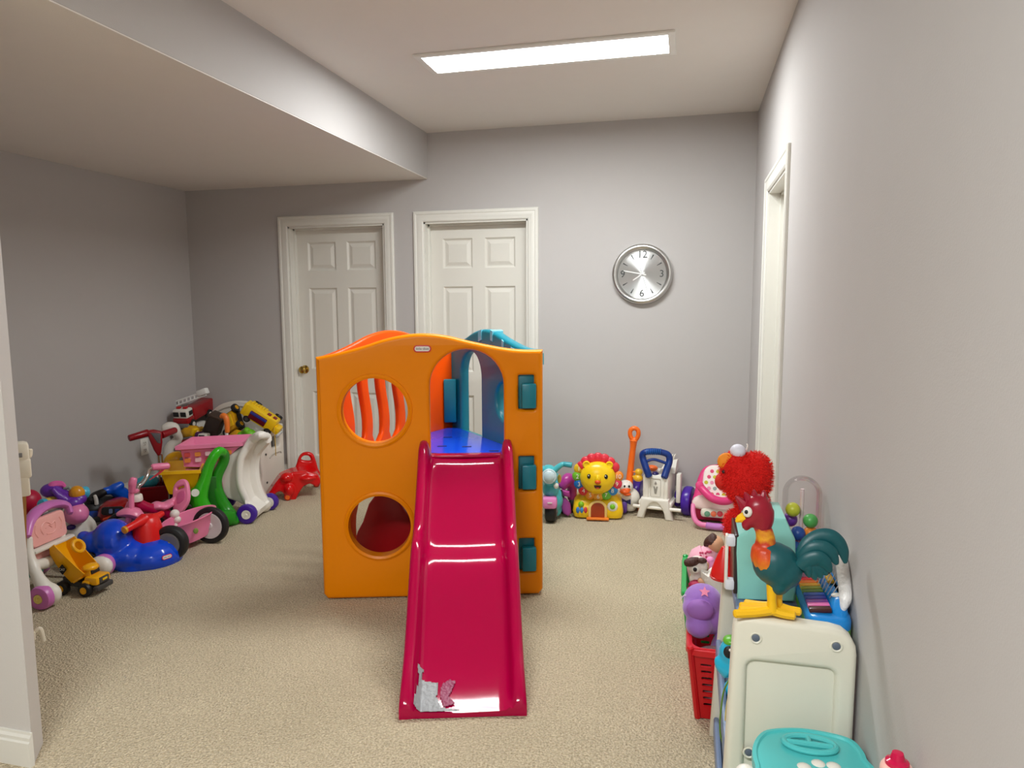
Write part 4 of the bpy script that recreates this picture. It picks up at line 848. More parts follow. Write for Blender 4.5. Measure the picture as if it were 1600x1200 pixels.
g = G().tube([q(859, 776, .02), q(859, 776, -.03), q(859, 783, -.055), q(859, 792, -.06)], [.04, .046, .048, .046], 4, flat=.7, up=(1, 0, 0)); obj('fender', G().box(q(859, 784, -.02), (.098, .12, .075), .022), mat((238, 140, 200), .25), t, label='pink front fender')
obj('fender_badge', G().box(q(859, 786, -.083), (.03, .003, .009), .001), WHT, t)
wheel(t, (q(861, 800).x, -.0, .07), (1, -.12, 0), .07, .075, BLK, GRY); wheel(t, (.06, .36, .06), (1, 0, 0), .06, .06, BLK, GRY)
obj('wing_mirror', G().ell(q(874, 748, .05), (.014, .012, .03)), mat((235, 190, 70), .4), t)
# --- magenta trike part beside it
b = floor_at(886, 806); f = Fr(b); q = f; t = thing('magenta_ride_on', 'magenta plastic ride on turned sideways between teal bike and lion', 'ride on toy', f.o, f.a)
g = G().tube([q(878, 760, .02), q(884, 752, .02), q(888, 748, .04), q(893, 754, .06), q(894, 766, .08), q(893, 780, .08)], [.035, .04, .042, .04, .035, .03], 12); g.blend(.008, 4); obj('seat_back', g, MG, t, 70)
obj('wing', G().plate([(q(x, y).x, q(x, y).z) for x, y in ((877, 777), (884, 776), (891, 784), (893, 799), (888, 804), (880, 800), (876, 790))], .04, MX.Translation((0, -.03, 0)) @ xz, bev=.015), mat((170, 70, 160), .3), t)
obj('wing_tip', G().plate([(q(x, y).x, q(x, y).z) for x, y in ((878, 764), (890, 768), (891, 777), (880, 774))], .04, MX.Translation((0, 0, 0)) @ xz, bev=.012), MG, t)
wheel(t, (-.02, .06, .045), (1, -.2, 0), .045, .05, BLK, MG); wheel(t, (.04, .1, .06), (1, -.2, 0), .06, .04, BLK, MG)
# --- lion walker
b = floor_at(934, 812); f = Fr(b); q = f; t = thing('lion_walker', 'yellow lion push walker with a round face and numbered petal mane', 'push toy', f.o, f.a)
LY = mat((250, 206, 20), .28, vary=.02)
g = G(); zt = q(934, 774).z; wb, wt = q(973, 800).x, q(965, 777).x
sec = []
for z, w, d0, d1 in ((.012, wb*.98, .0, .24), (.05, wb*1.03, -.012, .25), (.11, wb*.98, .0, .24), (zt-.02, wt*.98, .05, .22), (zt, wt*.8, .07, .2)): sec.append([V((x, y, z)) for x, y in rrect(-w, d0, w, d1, .045, 4)])
g.loft(sec); obj('base', g, LY, t, 50)
for s_ in (-1, 1): obj('roller', G().cyl((s_*.12-.04, .1, .03), (s_*.12+.04, .1, .03), .03, n=14), BLK, t)
fc = q(934, 745, .0); LM = MX.Translation(fc) @ xz
obj('mane_plate', G().lathe([(.128, -.02), (.128, .0), (.12, .012), (0, .012)], LM @ MX.Translation((0, 0, -.03)), 40), mat((222, 50, 40), .3), t, label='red mane backing')
pc = [((235, 190, 40), '1'), ((120, 190, 50), '2'), ((30, 110, 190), '3'), ((215, 40, 50), '4'), ((240, 150, 40), '5'), ((245, 170, 50), '6'), ((110, 190, 60), '7'), ((40, 130, 200), '8'), ((220, 50, 80), '9'), ((240, 140, 40), '10')]
for k, (c_, tx) in enumerate(pc):
    a = R(158 + k*22.7); r_ = .135; m = LM @ MX.Translation((r_*math.cos(a), r_*math.sin(a), -.012))
    pe = obj('petal', G().lathe([(.031, -.018), (.036, -.005), (.034, .008), (.024, .016), (0, .018)], m, 24), mat(c_, .3, vary=.02), t); obj('number', G().text(tx, .04, m @ MX.Translation((0, 0, .019)), .001), mat((245, 240, 225), .4), pe)
for k in range(7):
    a = R(31 + k*19.6); m = LM @ MX.Translation((.125*math.cos(a), .125*math.sin(a), -.012)); obj('petal', G().lathe([(.033, -.018), (.037, -.005), (.034, .008), (.024, .016), (0, .018)], m, 24), mat((226, 48, 66), .3), t)
face = obj('face', G().ell(fc+V((0, -.02, 0)), (.118, .065, .108), None, 32), LY, t, 70, label='yellow lion face')
for s_ in (-1, 1):
    obj('ear', G().lathe([(.024, -.01), (.026, .0), (.02, .01), (.014, .006), (0, .006)], LM @ MX.Translation((s_*.075, .088, .03)), 20), LY, face)
    obj('eye', G().ell(fc+V((s_*.055-.002, -.075, .02)), (.013, .008, .016)), BLK, face); obj('eye_glint', G().ell(fc+V((s_*.055-.005, -.083, .026)), .004), WHT, face)
obj('nose_ridge', G().ell(fc+V((.0, -.082, .005)), (.02, .016, .03)), LY, face); obj('nose', G().ell(fc+V((.0, -.098, -.012)), (.02, .012, .013)), mat((222, 80, 20), .3), face)
obj('mouth', G().plate([(-.024, -.038), (.024, -.038), (.02, -.052), (.008, -.06), (-.008, -.06), (-.02, -.052)], .012, LM @ MX.Translation((0, 0, .083)), bev=.002), mat((70, 20, 15), .4), face); obj('tongue', G().ell(fc+V((0, -.086, -.054)), (.012, .008, .006)), mat((230, 80, 60), .4), face)
obj('chin_seam', G().plate(rrect(-.036, -.1, .036, -.055, .004), .004, LM @ MX.Translation((0, 0, .06)) , [rrect(-.034, -.098, .034, -.057, .003)]), mat((220, 175, 20), .4), face)
bz = q(934, 794, -.01)
obj('door_arch', G().plate([(-.062, -.06), (.062, -.06)] + [(.062*math.cos(R(a)), .0+.055*math.sin(R(a))) for a in range(0, 181, 15)], .016, MX.Translation(bz+V((0, -.008, 0))) @ xz, bev=.004), mat((240, 205, 120), .35), t)
obj('door', G().plate([(-.046, -.06), (.046, -.06)] + [(.046*math.cos(R(a)), .0+.042*math.sin(R(a))) for a in range(0, 181, 15)], .02, MX.Translation(bz+V((0, -.009, 0))) @ xz, bev=.004), mat((165, 60, 20), .3), t, label='brown arched door')
obj('door_sill', G().box(bz+V((0, -.022, -.066)), (.15, .03, .016), .006), mat((240, 130, 40), .35), t)
fl_ = q(957, 791, -.0); k = obj('flower', G().lathe([(.034, 0), (.036, .008), (.026, .014), (.02, .012), (0, .014)], MX.Translation(fl_) @ xz, 10), WHT, t, 20, label='white flower dial'); obj('flower_centre', G().ell(fl_+V((0, -.014, 0)), (.018, .012, .018)), mat((120, 195, 30), .3), k)
bt = q(908, 788, -.0); obj('green_bead', G().ell(bt, (.02, .018, .02)), mat((130, 190, 30), .3), t)
for k, c_ in enumerate(((50, 120, 200), (60, 140, 205), (215, 60, 70))): obj('bead', G().ell(q(903+6*k, 797, -.005), (.013, .014, .022)), mat(c_, .3), t)
obj('push_handle', G().tube([q(918, 730, .1), q(922, 717, .12), q(935, 713, .12), q(950, 717, .12), q(954, 730, .1)], .018, 10), mat((130, 90, 190), .35), t, label='purple handle behind the mane')
for s_ in (-1, 1): wheel(t, (s_*.178, .17, .055), (s_, 0, 0), .055, .04, mat((100, 60, 170), .35), LY)
# --- orange handled duck push toy
b = floor_at(984, 800); f = Fr(b, R(2)); q = f; t = thing('duck_push_toy', 'white duck push toy with a navy bow tie and tall orange handle', 'push toy', f.o, f.a)
obj('body', G().ell(q(984, 778), (.072, .07, .075)).ell(q(984, 790, .0), (.05, .06, .04)).blend(.007, 3), WHT, t, 70)
hd = obj('head', G().ell(q(978, 760, -.03), (.05, .05, .045)), WHT, t, 70); obj('beak', G().ell(q(976, 768, -.075), (.036, .03, .018)).ell(q(979, 765, -.06), (.03, .03, .02)).ell(q(980, 772, -.07), (.028, .03, .01)).blend(.004, 2), mat((244, 100, 30), .3), hd, 70, label='orange beak')
for x in (976, 983): obj('eye', G().ell(q(x, 760, -.075), (.007, .006, .009)), BLK, hd)
bw = G()
for s_ in (-1, 1): bw.loft([[q(978, 784, -.075)+V((s_*a, 0, z)) for z in (-hh, hh)] + [q(978, 784, -.06)+V((s_*a, 0, z)) for z in (hh, -hh)] for a, hh in ((.0, .007), (.032, .019))])
obj('bow_tie', bw, mat((20, 24, 90), .5), t, label='navy bow tie')
obj('handle', G().tube([q(983, 757, .0), q(986, 725, .02), q(989, 700, .03), q(990, 688, .03)], [.026, .022, .021, .028], 12), mat((250, 112, 26), .3), t, label='orange handle')
rg_ = [(q(x, y, .03).x, q(x, y, .03).z) for x, y in ((987, 690), (982, 681), (983, 673), (986, 669), (991, 667), (996, 669), (1000, 673), (1000, 681), (994, 690))]
hl_ = [(q(x, y, .03).x, q(x, y, .03).z) for x, y in ((986, 675), (988, 672), (994, 672), (997, 675), (995, 678), (988, 678))]
obj('handle_loop', G().tube([q(x, y, .03) for x, y in ((988, 686), (984.5, 679), (985.5, 672), (991, 669), (996.5, 672), (997.5, 679), (994, 686))], .016, 10, 5, True), mat((250, 112, 26), .3), t)
for s_ in (-1, 1): wheel(t, (s_*.06+.005, .03, .032), (s_, 0, 0), .032, .025, mat((244, 120, 40), .35), YLW)
# --- white walker cart with a blue handle
b = floor_at(1025, 810); f = Fr(b, R(-9)); q = f; t = thing('walker_cart', 'white toy walker cart with a navy blue handle and violet wheels', 'push toy', f.o, f.a)
WC = mat((238, 234, 224), .34, vary=.02); NVY = mat((14, 52, 128), .3, vary=.04); VIO = mat((72, 34, 160), .28, vary=.04)
x0, x1 = q(1004, 760).x, q(1045, 760).x; z0, z1 = q(1025, 786).z, q(1025, 743).z
obj('bin', G().box(((x0+x1)/2, .12, (z0+z1)/2), (x1-x0, .24, z1-z0), .014), WC, t); k = MX.Translation(((x0+x1)/2, -.001, (z0+z1)/2)) @ xz
for xx in (-.075, -.05, .055, .078): obj('panel_rib', G().box(((x0+x1)/2+xx, -.002, (z0+z1)/2), (.006, .008, (z1-z0)*.8), .002), WC, t)
em = obj('emblem_frame', G().plate(rrect(-.035, -.05, .035, .075, .008), .006, k, [rrect(-.032, -.047, .032, .072, .007)]), mat((205, 200, 190), .4), t)
obj('emblem', G().plate([(0, .055), (.008, .04), (.004, .03), (.0, .036), (-.004, .03), (-.008, .04)], .004, k).plate([(-.014, .02), (-.006, .02), (0, -.0), (.006, .02), (.014, .02), (.006, -.03), (-.006, -.03)], .004, k), mat((150, 146, 138), .4), em); obj('warning_label', G().plate(rrect(-.02, -.095, .02, -.065, .003), .004, k), mat((205, 205, 202), .5), t)
wd = (x1-x0)/2+.035; xc = (x0+x1)/2
lo = [(-wd, 0), (-wd+.05, 0)] + [(-wd+.05+(2*wd-.1)*i/12, .0+.115*math.sin(PI*i/12)**.6) for i in range(1, 12)] + [(wd-.05, 0), (wd, 0), (wd-.025, .09), (wd-.03, .14), (-wd+.03, .14), (-wd+.025, .09)]
obj('front_legs', G().plate(lo, .06, MX.Translation((xc, -.0, .0)) @ xz, bev=.012), WC, t); obj('rear_legs', G().plate(lo, .06, MX.Translation((xc, .22, .0)) @ xz, bev=.012), WC, t); obj('belt', G().box((xc, .12, z0-.005), (x1-x0+.05, .27, .035), .012), WC, t)
obj('axle', G().cyl((xc-wd-.025, -.01, .075), (xc+wd+.05, -.01, .075), .012), WC, t)
obj('back_board', G().loft([[V((xc+.0, .10, z1)), V((x1+.02, .10, z1)), V((x1+.02, .24, z1)), V((xc+.0, .24, z1))], [V((xc+.03, .20, z1+.06)), V((x1+.02, .18, z1+.075)), V((x1+.02, .235, z1+.075)), V((xc+.03, .235, z1+.06))]]), WC, t)
for kk in range(4): obj('lattice_bar', G().box((x1-.05+.014*kk, .19+.01*kk, z1+.085), (.008, .03, .05), .003, rotm(0, 20)), WC, t)
hp = [q(1014, 744, -.02), q(1010, 733, -.02), q(1005, 718, .0), (q(1004, 710, .0)), q(1010, 706, .0), q(1022, 705, .02), q(1035, 707, .04), q(1044, 711, .05), q(1046, 720, .05), q(1042, 733, .03), q(1038, 746, .0)]
hdl = obj('handle', G().tube(hp, [.024, .024, .023, .022, .021, .021, .021, .022, .023, .024, .024], 12), NVY, t, label='navy blue handle'); obj('cross_bar', G().tube([q(1010, 721, .0), q(1022, 718, .01), (q(1041, 724, .03))], .01, 8), NVY, hdl)
for kk in range(8): a = q(1010+3*kk, 706, .0+.003*kk); obj('grip_ring', G().torus(a+V((.003, 0, 0)), .02, .004, (1, .1, -.1), 16, 6), mat((20, 90, 170), .35), hdl)
obj('orange_knob', G().ell(q(1019, 731, .13), (.04, .03, .02)), mat((240, 110, 40), .35), t); obj('dark_dial', G().ell(q(1024, 741, .04), (.024, .03, .02)), mat((40, 30, 90), .3), t)
c = q(1074, 780, .12); wheel(t, (c.x, .16, .10), (1, -.1, 0), .10, .065, VIO, VIO, .5); wheel(t, (x0-.085, .22, .10), (-1, 0, 0), .10, .065, VIO, VIO, .5); wheel(t, (x1+.03, .2, .1), (1, 0, 0), .06, .04, VIO, VIO)
obj('side_bracket', G().box((x1+.05, .1, .2), (.03, .06, .2), .008), WC, t)
c = q(998, 742, .06); k = obj('duck_figure', G().ell(c+V((0, 0, .02)), (.028, .025, .024)).ell(c+V((-.004, 0, -.022)), (.034, .03, .026)).ell(c+V((-.03, 0, -.015)), (.016, .012, .01)).blend(.005, 2), mat((244, 190, 40), .35), t, 70, label='yellow duck shape on the cart side'); obj('duck_beak', G().ell(c+V((-.028, -.006, .02)), (.014, .012, .006)), mat((240, 120, 40), .4), k); obj('duck_peg', G().cyl(c+V((0, 0, -.02)), V((x0+.01, .1, c.z-.02)), .01), WC, k)
# --- pink doll carrier
b = floor_at(1112, 822); f = Fr(b); q = f; t = thing('doll_carrier', 'pink doll car seat with a spotted white fabric lining under the red plush', 'doll seat', f.o, f.a)
HP = mat((226, 62, 128), .35, vary=.03)
cs = []
mk = fm(q(1118, 765, .12), (1, .05, 0), (0, .45, 1))
ol = sm2([(-.135, -.16), (.14, -.16), (.16, -.02), (.14, .11), (.08, .165), (-.02, .17), (-.09, .13), (-.13, .0)], 5)
obj('shell', G().plate(ol, .10, mk @ MX.Translation((0, 0, -.04)), bev=.03, seg=3), HP, t, 60, label='hot pink shell')
pad = obj('spotted_pad', G().plate(sm2([(-.075, -.13), (.10, -.13), (.11, 0), (.09, .12), (.03, .155), (-.05, .15), (-.085, .08)], 5), .05, mk @ MX.Translation((.005, 0, .02)), bev=.02, seg=2), mat((246, 232, 226), .8), t, 60, label='white pad with coloured spots')
cols = [(222, 80, 120), (150, 165, 160), (200, 200, 60), (225, 110, 110), (235, 150, 180)]
rng = random.Random(3)
for i in range(5):
    for j in range(7):
        x, y = -.062+.037*i+(.018 if j % 2 else 0), -.115+.038*j
        if x > .095 or (x < -.05 and y > .09) or (x > .06 and y > .1): continue
        obj('spot', G().lathe([(.0125, .0), (.0118, .0016), (0, .002)], mk @ MX.Translation((x, y, .0452)), 14), mat(cols[(i*2+j*3) % 5], .8), pad)
obj('rim', G().tube([q(1092, 757, -.02), q(1100, 767, -.06), q(1112, 778, -.09), q(1128, 783, -.09), q(1142, 780, -.07), q(1150, 765, -.02)], [.022, .026, .026, .026, .026, .024], 10), HP, t); obj('hinge', G().cyl(q(1093, 758, -.06), q(1093, 758, -.0), .026, n=18, bev=.006), HP, t)
obj('lower_cloth', G().plate(sm2([(-.12, -.03), (.11, -.03), (.13, .05), (-.1, .05)], 4), .06, MX.Translation(q(1116, 788, .0)) @ xz, bev=.02), mat((244, 220, 215), .8), t); obj('inner_base', G().box(q(1112, 796, .12), (.24, .16, .12), .03), mat((200, 20, 80), .4), t)
lb = obj('control_panel', G().box(q(1116, 802, -.05), (.17, .05, .055), .02), mat((225, 222, 205), .4), t, label='cream panel with round buttons')
for k, c_ in enumerate(((90, 140, 110), (215, 100, 60), (200, 40, 60))): obj('button', G().cyl(q(1105+10*k, 803, -.07), q(1105+10*k, 803, -.083), .018, n=18, bev=.003), mat(c_, .4), lb)
g = G().tube([q(1083, 788, -.02), q(1083, 800, -.05), q(1086, 812, -.08), q(1094, 819, -.09), q(1106, 821, -.1)], [.014, .016, .017, .018, .018], 10); cb = obj('carry_bar', g, mat((238, 130, 180), .35), t, label='pink carry bar'); obj('grip_sleeve', G().tube([q(1104, 821, -.1), q(1120, 823, -.1), q(1142, 824, -.1)], .022, 12), mat((196, 124, 200), .35), cb)
# ---------------------------------------------------------------- shelf unit and toys at the right
w = Fr((0, 0, 0), 0.0)
CRMP = mat((226, 222, 206), .38, vary=.02); SLT = mat((112, 132, 164), .4, vary=.04)
YN, YF, ZT = -3.285, -2.685, .622
t = thing('toy_shelf', 'cream plastic toy shelf with slate blue trays against the right wall', 'shelf', (.25, -3.0, 0))
L = lambda x, y, z: V((x-.25, y+3.0, z))
def endp(y, zt, x0t, x0b, x1):
    o = [(x0b, 0.0), (x1, 0.0), (x1, zt-.07)] + [(x1-.05+.05*math.cos(R(a)), zt-.07+.06*math.sin(R(a))) for a in (20, 45, 70)] + [(x1-.06, zt-.008), (x0t+.05, zt)] + [(x0t+.03+.03*math.cos(R(a)), zt-.03+.03*math.sin(R(a))) for a in (100, 125, 150, 175)] + [(x0t-.003, zt-.1)]
    return o
o_ = [(x-.25, z) for x, z in endp(YN, .694, .121, .100, .398)]
rec = [(x-.25, z) for x, z in rrect(.155, .18, .352, .585, .02, 4)]
np_ = obj('end_panel', G().plate(o_, .05, MX.Translation((0, YN+3.0, 0)) @ xz, [rec], bev=.014, seg=3), CRMP, t, 50)
obj('recessed_field', G().plate(rrect(.14-.25, .165, .367-.25, .60, .02), .03, MX.Translation((0, YN+3.0+.004, 0)) @ xz), CRMP, np_)
for (px, py) in ((1181, 997), (1307, 1010), (1170, 1176)):
    p = w(px, py, YN-.026); obj('plug_ring', G().lathe([(.013, -.004), (.0145, .002), (.012, .003), (.0095, .001), (.0095, -.004)], MX.Translation(L(p.x, YN-.025, p.z)) @ xz, 20), CRMP, np_); obj('plug', G().lathe([(.0092, -.003), (.0092, .0015), (.007, .003), (0, .003)], MX.Translation(L(p.x, YN-.025, p.z)) @ xz, 18), mat((92, 102, 118), .45), np_)
o_ = [(x-.25, z) for x, z in endp(YF, .652, .128, .098, .398)]
obj('end_panel', G().plate(o_, .05, MX.Translation((0, YF+3.0, 0)) @ xz, bev=.014, seg=3), CRMP, t, 50)
ly = (YN+YF)/2; dl = YF-YN-.05
obj('top_shelf', G().box(L(.268, ly, ZT-.014), (.255, dl, .028), .008), SLT, t)
for z in (.30, .03):
    obj('tray', G().box(L(.255, ly, z), (.27, dl, .02), .006).box(L(.118, ly, z+.02), (.018, dl, .06), .008).box(L(.39, ly, z+.04), (.012, dl, .1), .004), SLT, t)
# --- teal toy oven box
t = thing('toy_oven', 'pale teal toy oven box with white door handle on the shelf behind the rooster', 'toy oven', (.225, -2.95, ZT))
AQ = mat((140, 208, 198), .3, vary=.015); y0, y1 = -3.035, -2.86
prof = [(w(px, py, y0).x-.225, w(px, py, y0).z-ZT) for px, py in ((1152, 943), (1242, 947), (1245, 930), (1243, 850), (1228, 817), (1202, 815), (1168, 822), (1163, 838), (1150, 845), (1149, 870))]
zmin = min(p[1] for p in prof); prof = [(x, z-zmin) for x, z in prof]
obj('body', G().plate(prof, y1-y0, MX.Translation((0, (y0+y1)/2+2.95, 0)) @ xz, bev=.009, seg=3), AQ, t, 50)
xl = prof[0][0]
obj('door', G().box((xl-.006, -.0, .10), (.012, .165, .17), .004), mat((45, 32, 34), .3), t, label='dark door glass')
hd = obj('door_handle', G().box((w(1135, 890, y0).x-.225, -.07, .105), (.009, .02, .155), .003), WHT, t, label='white door handle')
for z in (.165, .04): obj('handle_mount', G().box((w(1141, 890, y0).x-.225, -.07, z), (.026, .03, .03), .006), mat((222, 224, 232), .35), hd)
# --- red cone
p = w(1131, 885, -2.80); t = thing('red_toy_cone', 'small red plastic cone behind the white oven handle', 'toy', (p.x, -2.80, ZT-.03))
obj('cone', G().lathe([(.038, .0), (.04, .012), (.036, .03), (.02, .075), (.008, .10), (0, .103)], None, 14), mat((226, 26, 22), .3), t); obj('cone_foot', G().lathe([(.04, 0), (.042, .006), (.036, .01)], None, 18), mat((200, 20, 20), .35), t)
# --- rooster figure on the near panel top
RY = YN; q = lambda px, py, d=0.0: w(px, py, RY+d)-V((.2, RY, .694))
t = thing('rooster_figure', 'plastic rooster figure with crimson head, teal body and yellow feet on the shelf end', 'toy bird', (.2, RY, .694))
TL = mat((10, 82, 88), .4, vary=.15); RYL = mat((246, 190, 14), .35, vary=.05); RCR = mat((150, 14, 40), .3, vary=.06)
g = G().ell(q(1209, 880), (.05, .046, .052)).ell(q(1198, 868), (.036, .038, .04)).ell(q(1221, 892), (.048, .042, .044)).ell(q(1224, 872), (.03, .034, .03)).ell(q(1232, 884), (.035, .032, .03)).ell(q(1216, 912), (.026, .034, .026)).ell(q(1244, 883), (.022, .02, .016)).blend(.005, 5); obj('body', g, TL, t, 70, label='dark teal body')
# neck plumage: fades crimson to orange to yellow with ragged feather tips
nm = bpy.data.materials.new('neck_plumage'); nm.use_nodes = True; nt = nm.node_tree; bs = nt.nodes['Principled BSDF']
tc = nt.nodes.new('ShaderNodeTexCoord'); sx = nt.nodes.new('ShaderNodeSeparateXYZ'); nt.links.new(tc.outputs['Object'], sx.inputs[0])
n0 = nt.nodes.new('ShaderNodeTexNoise'); n0.inputs['Scale'].default_value = 70; nt.links.new(tc.outputs['Object'], n0.inputs['Vector'])
ma = nt.nodes.new('ShaderNodeMath'); ma.operation = 'MULTIPLY_ADD'; ma.inputs[1].default_value = .03; nt.links.new(n0.outputs['Fac'], ma.inputs[0]); nt.links.new(sx.outputs['Z'], ma.inputs[2])
mr = nt.nodes.new('ShaderNodeMapRange'); mr.inputs['From Min'].default_value = q(1190, 880).z; mr.inputs['From Max'].default_value = q(1190, 815).z+.02; nt.links.new(ma.outputs[0], mr.inputs['Value'])
rp = nt.nodes.new('ShaderNodeValToRGB'); e = rp.color_ramp.elements; e[0].color = (*lin((225, 150, 20)), 1); e[1].color = (*lin((150, 14, 40)), 1)
for pos, c_ in ((.3, (214, 84, 20)), (.55, (190, 50, 24)), (.7, (226, 160, 30)), (.85, (190, 50, 30))): k = e.new(pos); k.color = (*lin(c_), 1)
nt.links.new(mr.outputs[0], rp.inputs[0]); nt.links.new(rp.outputs[0], bs.inputs['Base Color']); bs.inputs['Roughness'].default_value = .4
g = G().tube([q(1187, 815), q(1193, 828), q(1196, 840), q(1196, 852), q(1196, 864)], [.02, .02, .022, .025, .027], 14)
for k in range(9):
    a = R(150+k*30); g.tube([q(1194, 856)+V((.018*math.cos(a), .024*math.sin(a), 0)), q(1196, 872)+V((.024*math.cos(a), .033*math.sin(a), 0)), q(1198, 888)+V((.026*math.cos(a), .035*math.sin(a), 0))], [.012, .012, .003], 7)
g.blend(.0045, 2); obj('neck_plumage', g, nm, t, 70, label='orange and yellow neck plumage')
g = G().ell(q(1184, 795), (.034, .03, .036)).ell(q(1178, 806), (.028, .026, .026)).tube([q(1190, 800), q(1192, 812), q(1190, 826)], [.03, .026, .02], 12).tube([q(1170, 810, -.01), q(1166, 820, -.01), q(1168, 828, -.01)], [.012, .013, .006], 8).blend(.005, 4); hd = obj('head', g, RCR, t, 70, label='crimson head')
for (x, y, x2, y2) in ((1158, 786, 1150, 776), (1168, 782, 1164, 770), (1178, 780, 1178, 766), (1190, 780, 1194, 767)): obj('comb_point', G().tube([q(x+6, y+6), q(x+2, y), q(x2, y2)], [.016, .012, .003], 8), RCR, hd)
obj('eye', G().ell(q(1168, 800, -.026), (.011, .006, .013)), WHT, hd); obj('pupil', G().ell(q(1166, 800, -.032), (.004, .003, .005)), BLK, hd)
obj('beak', G().tube([q(1164, 808, -.005), q(1156, 811, -.005), q(1150, 815, -.005)], [.014, .010, .003], 8), RYL, hd)
for x, d in ((1206, -.012), (1215, .014)):
    lg = obj('leg', G().tube([q(x, 915, d), q(x, 938, d), q(x+1, 956, d)], [.013, .011, .013], 10), RYL, t)
    z0 = .011; fx = q(x, 950, d).x
    for k, (dx, dy, ln) in enumerate(((-.085, -.022 if d < 0 else .0, 1), (-.072, .0 if d < 0 else .02, 1), (.05, .0, 1))): obj('toe', G().tube([V((fx, d, z0+.008)), V((fx+dx*.5, d+dy*.5, z0+.002)), V((fx+dx, d+dy, z0))], [.012, .011, .0105], 8), RYL, lg)
def feather(pts, r, nm='tail_feather', m_=None): return obj(nm, G().tube([q(*p) for p in pts], r, 9, flat=.5, up=(0, 1, 0)), m_ or TL, t)
feather([(1248, 886, 0), (1254, 866, .0), (1264, 850, .005), (1280, 840, .01), (1297, 840, .01), (1310, 850, .01), (1318, 864, .01), (1321, 880, .01)], [.012, .016, .019, .02, .02, .018, .013, .004])
feather([(1250, 886, -.012), (1258, 868, -.012), (1270, 858, -.012), (1286, 858, -.012), (1299, 866, -.012), (1308, 882, -.012)], [.012, .016, .019, .02, .016, .004])
feather([(1249, 887, .015), (1256, 864, .016), (1267, 850, .017), (1282, 846, .017), (1296, 852, .017), (1304, 866, .017)], [.012, .016, .018, .017, .014, .004])
feather([(1250, 886, -.02), (1262, 876, -.022), (1278, 872, -.024), (1290, 880, -.024), (1298, 894, -.022)], [.014, .018, .018, .014, .004])
for k, (a, b_) in enumerate(((1264, 902), (1274, 906), (1284, 903), (1293, 898))): feather([(1250, 886, -.006), (1250+(a-1250)*.55, 884, -.014), (a, b_, -.016)], [.014, .02, .004])
# --- red shaggy plush
PX = lambda px, py, d=0.0: w(px, py, -2.765+d)-V((.18, -2.75, ZT))
t = thing('red_plush', 'red shaggy plush bear with orange ears and a white bobble on the shelf top', 'soft toy', (.18, -2.75, ZT))
PR = mat((214, 14, 6), .9, bump=.3, bscale=160, vary=.15, sheen=.0)
g = G().ell(PX(1150, 730), (.05, .055, .05)).ell(PX(1166, 748), (.076, .072, .078)).ell(PX(1180, 738), (.05, .06, .062)).ell(PX(1150, 748), (.05, .055, .055)).ell(PX(1176, 792), (.052, .052, .06)).ell(PX(1172, 824), (.062, .055, .07)).ell((0, 0, .05), (.05, .05, .05)).tube([PX(1150, 805, -.03), PX(1144, 820, -.04), PX(1146, 838, -.04)], [.03, .027, .022], 10).blend(.008, 5)
me_ = bpy.data.meshes.new('t'); g.bm.to_mesh(me_)
fb = bmesh.new(); rng = random.Random(11); polys = [p for p in me_.polygons]; ws = [p.area for p in polys]
for p in rng.choices(polys, ws, k=9000):
    c = p.center + V((rng.uniform(-.004, .004), rng.uniform(-.004, .004), rng.uniform(-.004, .004))); n = (p.normal + V((rng.uniform(-.7, .7), rng.uniform(-.7, .7), rng.uniform(-.9, .4)))).normalized(); s_ = n.cross(V((rng.uniform(-1, 1), rng.uniform(-1, 1), rng.uniform(-1, 1)))).normalized()*.0013
    fb.faces.new([fb.verts.new(c-s_), fb.verts.new(c+s_), fb.verts.new(c+n*rng.uniform(.006, .012))])
bpy.data.meshes.remove(me_)
bo = obj('body', g, PR, t, 70); obj('fur', G().addbm(fb), mat((232, 22, 8), .85, vary=.2), bo, kind='stuff')
obj('ear', G().ell(PX(1135, 721, -.02), (.027, .014, .027)), mat((238, 140, 24), .7), t, label='orange felt ear'); obj('ear', G().ell(PX(1146, 719, .075), (.027, .014, .027)), mat((238, 140, 24), .7), t, label='orange felt ear'); obj('snout', G().ell(PX(1128, 752), (.022, .032, .026)), mat((206, 30, 16), .8), t); obj('nose', G().ell(PX(1121, 748), (.006, .012, .008)), BLK, t, label='small black nose'); obj('eye', G().ell(PX(1131, 737, -.035), (.006, .006, .006)), BLK, t); obj('eye', G().ell(PX(1131, 737, .035), (.006, .006, .006)), BLK, t); obj('bobble', G().ell(PX(1153, 705, -.01), (.024, .024, .022)), mat((222, 220, 232), .5), t, label='white bobble'); obj('loop', G().tube([PX(1165, 706), PX(1168, 697), PX(1167, 694)], .0025, 6), WHT, t)
p0 = PX(1155, 800); obj('prop_rod', G().box(PX(1148, 830, -.05), (.022, .02, .09), .003), mat((60, 28, 28), .5), t)
# --- keyboard toy
t = thing('toy_keyboard', 'blue and green toy piano with rainbow keys and a white arched handle on the shelf', 'toy piano', (.345, -3.1, ZT))
PBL = mat((24, 130, 205), .25, vary=.02); q = lambda px, py, y: w(px, py, y)-V((.345, -3.1, ZT))
def rrz(x0, y0_, x1, y1_, r, z): return [V((x, y, z)) for x, y in rrect(x0, y0_, x1, y1_, r, 4)]
xa, xb, ya, yb = -.045, .056, -.15, .10
obj('lower_shell', G().loft([rrz(xa+.008, ya+.008, xb-.004, yb, .03, .001), rrz(xa, ya, xb, yb, .035, .012), rrz(xa, ya, xb, yb, .035, .032)]), mat((96, 176, 40), .3), t, 50, label='green lower shell')
g = G().loft([rrz(xa, ya, xb, yb, .035, .032), rrz(xa, ya, xb, yb, .035, .05), rrz(xa+.006, ya+.008, xb-.002, yb, .034, .058), rrz(xa+.012, ya+.016, xb-.006, yb, .03, .06)])
